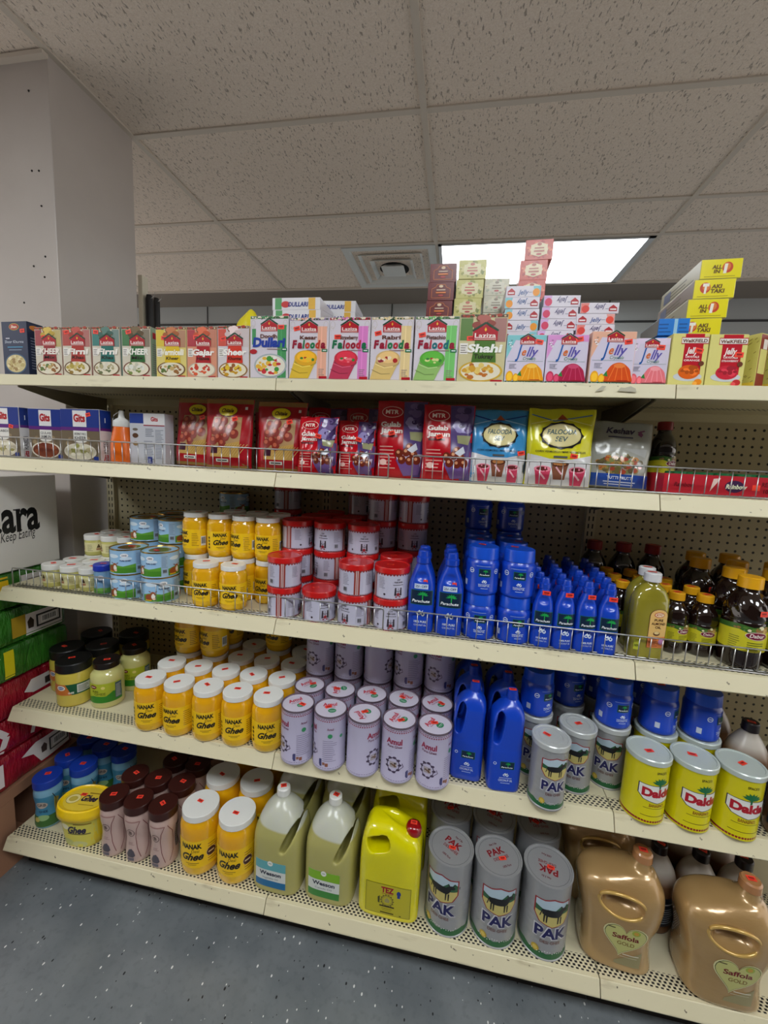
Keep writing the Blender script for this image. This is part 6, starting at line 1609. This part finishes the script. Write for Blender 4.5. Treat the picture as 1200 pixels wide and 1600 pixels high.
row(CT, S3, 1.190, PX((231, 275), 1.190, S3 + .2), 'sky-blue cow tin with gold lid', 'second row', g, 3, .0765, jr=.9)
row(CT, S3, 1.300, PX((272, 316), 1.300, S3 + .2), 'sky-blue cow tin with gold lid', 'third row', g, 3, .0765, jr=1)
row(CT, S3, 1.392, PX((366,), 1.392, S3 + .25), 'sky-blue cow tin in deep shade against the back panel', 'back', g, 4, .0765, jr=1)
g = 'yellow ghee jars on the third shelf'
PX = lambda pxs, Y, z: [XA(p, Y, z) for p in pxs]
row(NK3, S3, 1.064, PX((322, 365), 1.064, S3 + .06), 'yellow ghee jar with white lid', 'front pair, third shelf', g, 1, jr=.1, rz=.18)
n2 = PX((307, 345, 382, 419), 1.145, S3 + .2)
row(NK3, S3, 1.145, n2, 'yellow ghee jar with white lid', 'second row, third shelf', g, 2, .1312, jr=.6)
row(NK3, S3, 1.228, n2[1:], 'yellow ghee jar with white lid', 'third row, third shelf', g, 2, .1312, jr=.8)
g = 'red-lidded grey tins on the third shelf'
row(RT, S3, 1.072, PX((445, 500, 556, 612), 1.072, S3 + .12), 'grey tin with red lid', 'front row', g, [2, 1, 2, 2], .0862, jr=1.5)
row(RT, S3, 1.182, PX((466, 516, 568, 621), 1.182, S3 + .2), 'grey tin with red lid', 'second row', g, [3, 3, 3, 2], .0862, jr=1.5)
row(RT, S3, 1.290, PX((494, 543, 597, 645), 1.290, S3 + .25), 'grey tin with red lid', 'third row', g, [3, 3, 4, 4], .0862, jr=1.5)
row(RT, S3, 1.389, PX((450, 518, 566, 612), 1.389, S3 + .3), 'grey tin with red lid', 'back row', g, [4, 3, 4, 4], .0862, jr=1.5)
g = 'tall blue hair oil bottles'
row(TBo, S3, 1.056, [XA(658, 1.056, S3 + .08), XA(702, 1.056, S3 + .08)], 'tall blue oil bottle', 'front pair', g, jr=.08)
row(TBo, S3, 1.106, [-.066, .006], 'tall blue oil bottle', 'second row', g, jr=.2)
row(TBo, S3, 1.156, [.004], 'tall blue oil bottle', 'third row', g, jr=.2)
g = 'blue coconut oil jars on the third shelf'
row(BJr, S3, 1.070, [XA(750, 1.07, S3 + .1), XA(804, 1.07, S3 + .1)], 'wide blue oil jar', 'front pair', g, 2, .1222, jr=.12)
row(BJr, S3, 1.160, [.086, .174], 'wide blue oil jar', 'second row', g, 2, .1222, jr=.3)
row(BJr, S3, 1.250, [.085, .175], 'wide blue oil jar', 'third row', g, 2, .1222, jr=.3)
row(BJr, S3, 1.345, [.085, .185], 'wide blue oil jar', 'back row', g, 3, .1222, jr=.3)
g = 'small blue oil bottles'
for r in range(6):
    Y = 1.052 + r*.054; off = r*.0025
    xs = [.238 + off, .293 + off, .347 + off] + ([.399] if r == 0 else [.402 + off])
    if r == 0: xs = [XA(p, Y, S3 + .08) for p in (847, 880, 914, 948)]
    row(SBo, S3, Y - (.012 if r == 0 else 0)*0, xs, 'small blue oil bottle', ('front', 'second', 'third', 'fourth', 'fifth', 'sixth', 'back')[r] + ' row of small bottles', g, jr=.15)
g = 'clear bottles of almond oil'
AL.put(XA(1010, 1.066, S3 + .08), 1.066, S3, .12, 'clear flat bottle of yellow almond oil in front', g)
AL.put(XA(1003, 1.122, S3 + .1), 1.122, S3, .1, 'clear flat bottle of yellow almond oil standing behind the front one', g)
g = 'small dark syrup bottles'
row(DS, S3, 1.118, [.578, .643], 'small dark syrup bottle with yellow cap', 'front pair', g, jr=.2)
row(DS, S3, 1.186, [.474, .578, .646], 'small dark syrup bottle with yellow cap', 'second row', g, jr=.4)
row(DS, S3, 1.254, [.478, .545, .612], 'small dark syrup bottle with yellow cap', 'third row', g, jr=.4)
row(DS, S3, 1.322, [.480, .547, .614], 'small dark syrup bottle with yellow cap', 'fourth row', g, jr=.4)
g = 'large dark syrup bottles'
row(DL, S3, 1.078, [XA(1160, 1.078, S3 + .08), XA(1160, 1.078, S3 + .08) + .095, XA(1160, 1.078, S3 + .08) + .19], 'large dark syrup bottle with yellow cap', 'front row', g, jr=.15)
row(DL, S3, 1.170, [.730, .823, .916], 'large dark syrup bottle with yellow cap', 'second row', g, jr=.3)
row(DL, S3, 1.262, [.700, .792, .885], 'large dark syrup bottle with yellow cap', 'third row', g, jr=.3)
row(DL, S3, 1.354, [.735, .826], 'large dark syrup bottle with yellow cap', 'fourth row', g, jr=.3)
row(DR_, S3, 1.396, [.462, .548, .634], 'dark bottle with red cap', 'row against the back panel', 'dark red-capped bottles at the back', jr=.3)

# ---- fourth shelf
g = 'black-lidded jars at the left of the fourth shelf'
for x, y, l in ((-1.315, 1.165, 'leftmost wide yellow jar with black lid on the fourth shelf'), (-1.218, 1.100, 'frontmost wide yellow jar with black lid on the fourth shelf'),
                (-1.22, 1.215, 'wide black-lidded jar standing behind the frontmost one'), (-1.318, 1.29, 'wide black-lidded jar in the shade at the back left of the fourth shelf'),
                (-1.185, 1.325, 'wide black-lidded jar in the shade against the back panel')):
    BJ.put(x, y, S4, .35 + jit(.2), l, g)
PJ.put(-1.108, 1.118, S4, .25, 'pale yellow jar with green hills label, front one on the fourth shelf', 'pale ghee jars')
PJ.put(-1.095, 1.225, S4, .4, 'pale yellow jar with green hills label, behind the front one', 'pale ghee jars')
g = 'yellow ghee jars on the fourth shelf'
nx = [-.887, -.788, -.690, -.594, -.496]
row(NK4, S4, 1.052, nx, 'yellow ghee jar with white lid', 'front row, fourth shelf', g, jr=.18, rz=.22)
row(NK4, S4, 1.149, nx, 'yellow ghee jar with white lid', 'second row, fourth shelf', g, jr=.5)
row(NK4, S4, 1.244, nx, 'yellow ghee jar with white lid', 'third row, fourth shelf', g, [2, 2, 1, 1, 1], .1572, jr=.5)
row(NK4, S4, 1.340, nx, 'yellow ghee jar with white lid', 'fourth row, fourth shelf', g, [2, 2, 1, 2, 1], .1572, jr=.5)
g = 'lilac ghee tins on the fourth shelf'
ax = [-.396, -.299, -.201, -.103, -.005]
angs = [[.75, .30, 2.3, 1.28, 1.12], [1, 2, .6, -.4, .9], [.4, .2, 1.8, -.2, .3], [.4, .2, 1.8, -.2, .3]]
for r, Y in enumerate((1.030, 1.127, 1.224, 1.321)):
    for i, x in enumerate(ax):
        for j in range(1 if r < 2 else 2):
            where = ('leftmost', 'second from left', 'middle', 'second from right', 'rightmost')[i]
            AM.put(x + .4*(.0015 if j else 0), Y, S4 + j*.1615, angs[r][i] + j*.7, f'lilac ghee tin, {where} of the {("front", "second", "third", "back")[r]} lilac row' + ('' if r < 2 else (', lower of two', ', upper of two')[j]), g)
g = 'blue coconut oil canisters'
c1, c2 = XA(732, 1.062, S4 + .13), XA(788, 1.062, S4 + .13)
CA.put(c1, 1.075, S4, -.05, 'tall blue oil canister standing right of the lilac tins', g)
CA.put(c2, 1.058, S4, .08, 'tall blue oil canister standing left of the silver cow tin', g)
CA.put(c1 - .0, 1.165, S4, 0, 'blue oil canister in shade behind the left canister', g)
CA.put(c2 + .0, 1.150, S4, 0, 'blue oil canister in shade behind the right canister', g)
CA.put(c1, 1.255, S4, 0, 'blue oil canister in the third row, left column', g)
CA.put(c2, 1.242, S4, 0, 'blue oil canister in the third row, right column', g)
g = 'silver cow tins on the fourth shelf'
PKR = .5*PI*.0455*.975/.0444   # turns the printed panel to the front
PKR = PI/2
PK4.put(.291, 1.030, S4, PKR + .15, 'silver cow tin standing alone at the front of the fourth shelf', g)
PK4.put(.376, 1.102, S4, PKR - .30, 'silver cow tin with nothing on it, second row, fourth shelf', g)
PK4.put(.472, 1.138, S4, PKR - .35, 'silver cow tin carrying a blue jar, left of the yellow tins', g)
PK4.put(.271, 1.140, S4, PKR, 'silver cow tin carrying a blue jar, behind the front silver tin', g)
PK4.put(.376, 1.215, S4, PKR, 'silver cow tin in the third row, fourth shelf', g)
PK4.put(.271, 1.25, S4, PKR, 'silver cow tin deep in shade of the fourth shelf', g)
g = 'yellow palm tins on the fourth shelf'
for i, x in enumerate((.530, .633, .736)):
    DA.put(x, 1.048 , S4, PKR + .24 - .12*i, f'yellow tin with palm and red lettering, {("leftmost", "middle", "rightmost")[i]} of the front three', g)
for i, x in enumerate((.590, .694)):
    DA.put(x, 1.150, S4, PKR, f'yellow tin behind the front three carrying a blue jar, {("left", "right")[i]} of two', g)
g = 'blue oil jars standing on tins of the fourth shelf'
for x, y, l, a in ((.472, 1.138, 'blue oil jar standing on the silver tin left of the yellow tins', .1), (.590, 1.150, 'blue oil jar standing on a yellow tin, left one', .75), (.694, 1.150, 'blue oil jar standing on a yellow tin, right one', .65), (.271, 1.140, 'blue oil jar standing on the silver tin behind the front silver tin', .5)):
    BJr.put(x, y, S4 + (.1772 if x < .5 else .1702), a, l, g, 1.03)
for i, (x, y) in enumerate(((.37, 1.225), (.48, 1.27), (.60, 1.27))):
    if i == 0: BJr.put(x + .006, 1.215, S4 + .1772, .3, 'blue oil jar in shade on the third-row silver tin', g, 1.03)
    else: PK4.put(x, y, S4, PKR, f'silver cow tin in the fourth row, {("left", "right")[i-1]} of two', 'silver cow tins on the fourth shelf'); BJr.put(x, y, S4 + .1772, .3, f'blue oil jar in deep shade on a fourth-row tin, {("left", "right")[i-1]} of two', g, 1.03)
g = 'dark-capped jugs on the fourth shelf'
JG.put(.810, 1.145, S4, .4, 'brown jug with black cap and pale shoulders right of the blue jars', g, .92)
JG.put(.858, 1.045, S4, .1, 'jug with a dark printed label right of the yellow tins', g, .92)
JG.put(.915, 1.150, S4, .1, 'brown jug with black cap at the right edge of the fourth shelf', g, .92)
JG.put(.79, 1.26, S4, .1, 'jug with black cap in deep shade behind the first jug', g, .92)

# ---- bottom shelf
g = 'blue-lidded jars on the bottom shelf'
for x, y, l in ((-1.300, 1.055, 'frontmost blue-lidded jar on the bottom shelf'), (-1.232, 1.128, 'blue-lidded jar right behind the yellow oval tub'), (-1.318, 1.150, 'blue-lidded jar behind the frontmost one'),
                (-1.235, 1.222, 'blue-lidded jar in the third row of the bottom shelf'), (-1.325, 1.245, 'blue-lidded jar in the shade at the far left back'), (-1.148, 1.215, 'blue-lidded jar in shade behind the pink jars')):
    GB.put(x, y, SB, .5 + jit(.15), l, g)
TU.put(-1.128, 1.030, SB, .10, 'bright yellow oval tub reading Ghee on the bottom shelf', None, 1.05)
g = 'pink brown-lidded jars'
px_ = [-1.005, -.917, -.829]
row(PI_, SB, 1.020, px_, 'pinkish jar with dark brown lid', 'front row', g, jr=.06, rz=.42)
row(PI_, SB, 1.108, px_, 'pinkish jar with dark brown lid', 'second row', g, jr=.2)
row(PI_, SB, 1.196, px_[1:], 'pinkish jar with dark brown lid', 'third row', g, jr=.2)
row(PI_, SB, 1.284, px_[1:], 'pinkish jar with dark brown lid', 'fourth row', g, jr=.2)
g = 'large yellow ghee jars'
row(NKL, SB, 1.040, [-.712, -.588], 'large yellow ghee jar with wide white lid', 'front pair', g, jr=.05, rz=.10)
row(NKL, SB, 1.165, [-.712, -.588], 'large yellow ghee jar with wide white lid', 'second pair', g, jr=.4)
row(NKL, SB, 1.290, [-.712, -.588], 'large yellow ghee jar with wide white lid', 'back pair', g, jr=.4)
g = 'clear plastic cooking oil jugs'
W1.put(-.445, 1.055, SB, -.03, 'clear oil jug with a blue Vegetable Oil label', g)
W2.put(-.283, 1.060, SB, -.03, 'clear oil jug with a green Canola Oil label', g)
W1.put(-.445, 1.20, SB, 0, 'yellow oil jug in shade behind the jug with blue label', g)
W2.put(-.283, 1.205, SB, 0, 'yellow oil jug in shade behind the jug with green label', g)
g = 'yellow jerrycans of oil'
TZ.put(-.104, 1.048, SB, -.02, 'bright yellow jerrycan with red cap and TEZ label', g)
TZ.put(-.098, 1.190, SB, 0, 'yellow jerrycan in shade behind the front jerrycan', g)
g = 'large silver cow tins on the bottom shelf'
for i, (x, a) in enumerate(((.062, -.35), (.192, .05), (.324, .10))):
    r = PKL.put(x, 1.045, SB, PKR + a, f'large silver cow tin, {("leftmost", "middle", "rightmost")[i]} of the front three', g)
    for ch in r.children:
        if ch.name.startswith('lid_print'): ch.rotation_euler[2] = (-.6, .5, 2.9)[i] - PKR - a
for i, x in enumerate((.062, .192, .324)):
    PKL.put(x, 1.176, SB, PKR + jit(.6), f'large silver cow tin in the shaded second row, {("leftmost", "middle", "rightmost")[i]} of three', g)
g = 'gold oil jugs'
SF.put(.510, 1.062, SB, -.10, 'gold oil jug with a heart label, left of the two front jugs', g)
SF.put(.745, 1.035, SB, -.05, 'gold oil jug with a heart label, right of the two front jugs', g)
SF.put(.503, 1.220, SB, 0, 'gold oil jug in shade behind the left front jug', g)
SF.put(.98, 1.045, SB, 0, 'gold oil jug beyond the right edge of the photo', g) if False else None
g = 'dark-capped jugs on the bottom shelf'
for i, (x, y) in enumerate(((.652, 1.165), (.760, 1.165), (.868, 1.165), (.652, 1.277), (.760, 1.277), (.868, 1.277))):
    JG.put(x, y, SB, jit(.3), f'grey-shouldered jug with dark cap, {("left", "middle", "right")[i % 3]} of the {("nearer", "farther")[i//3]} three behind the gold jugs', g)
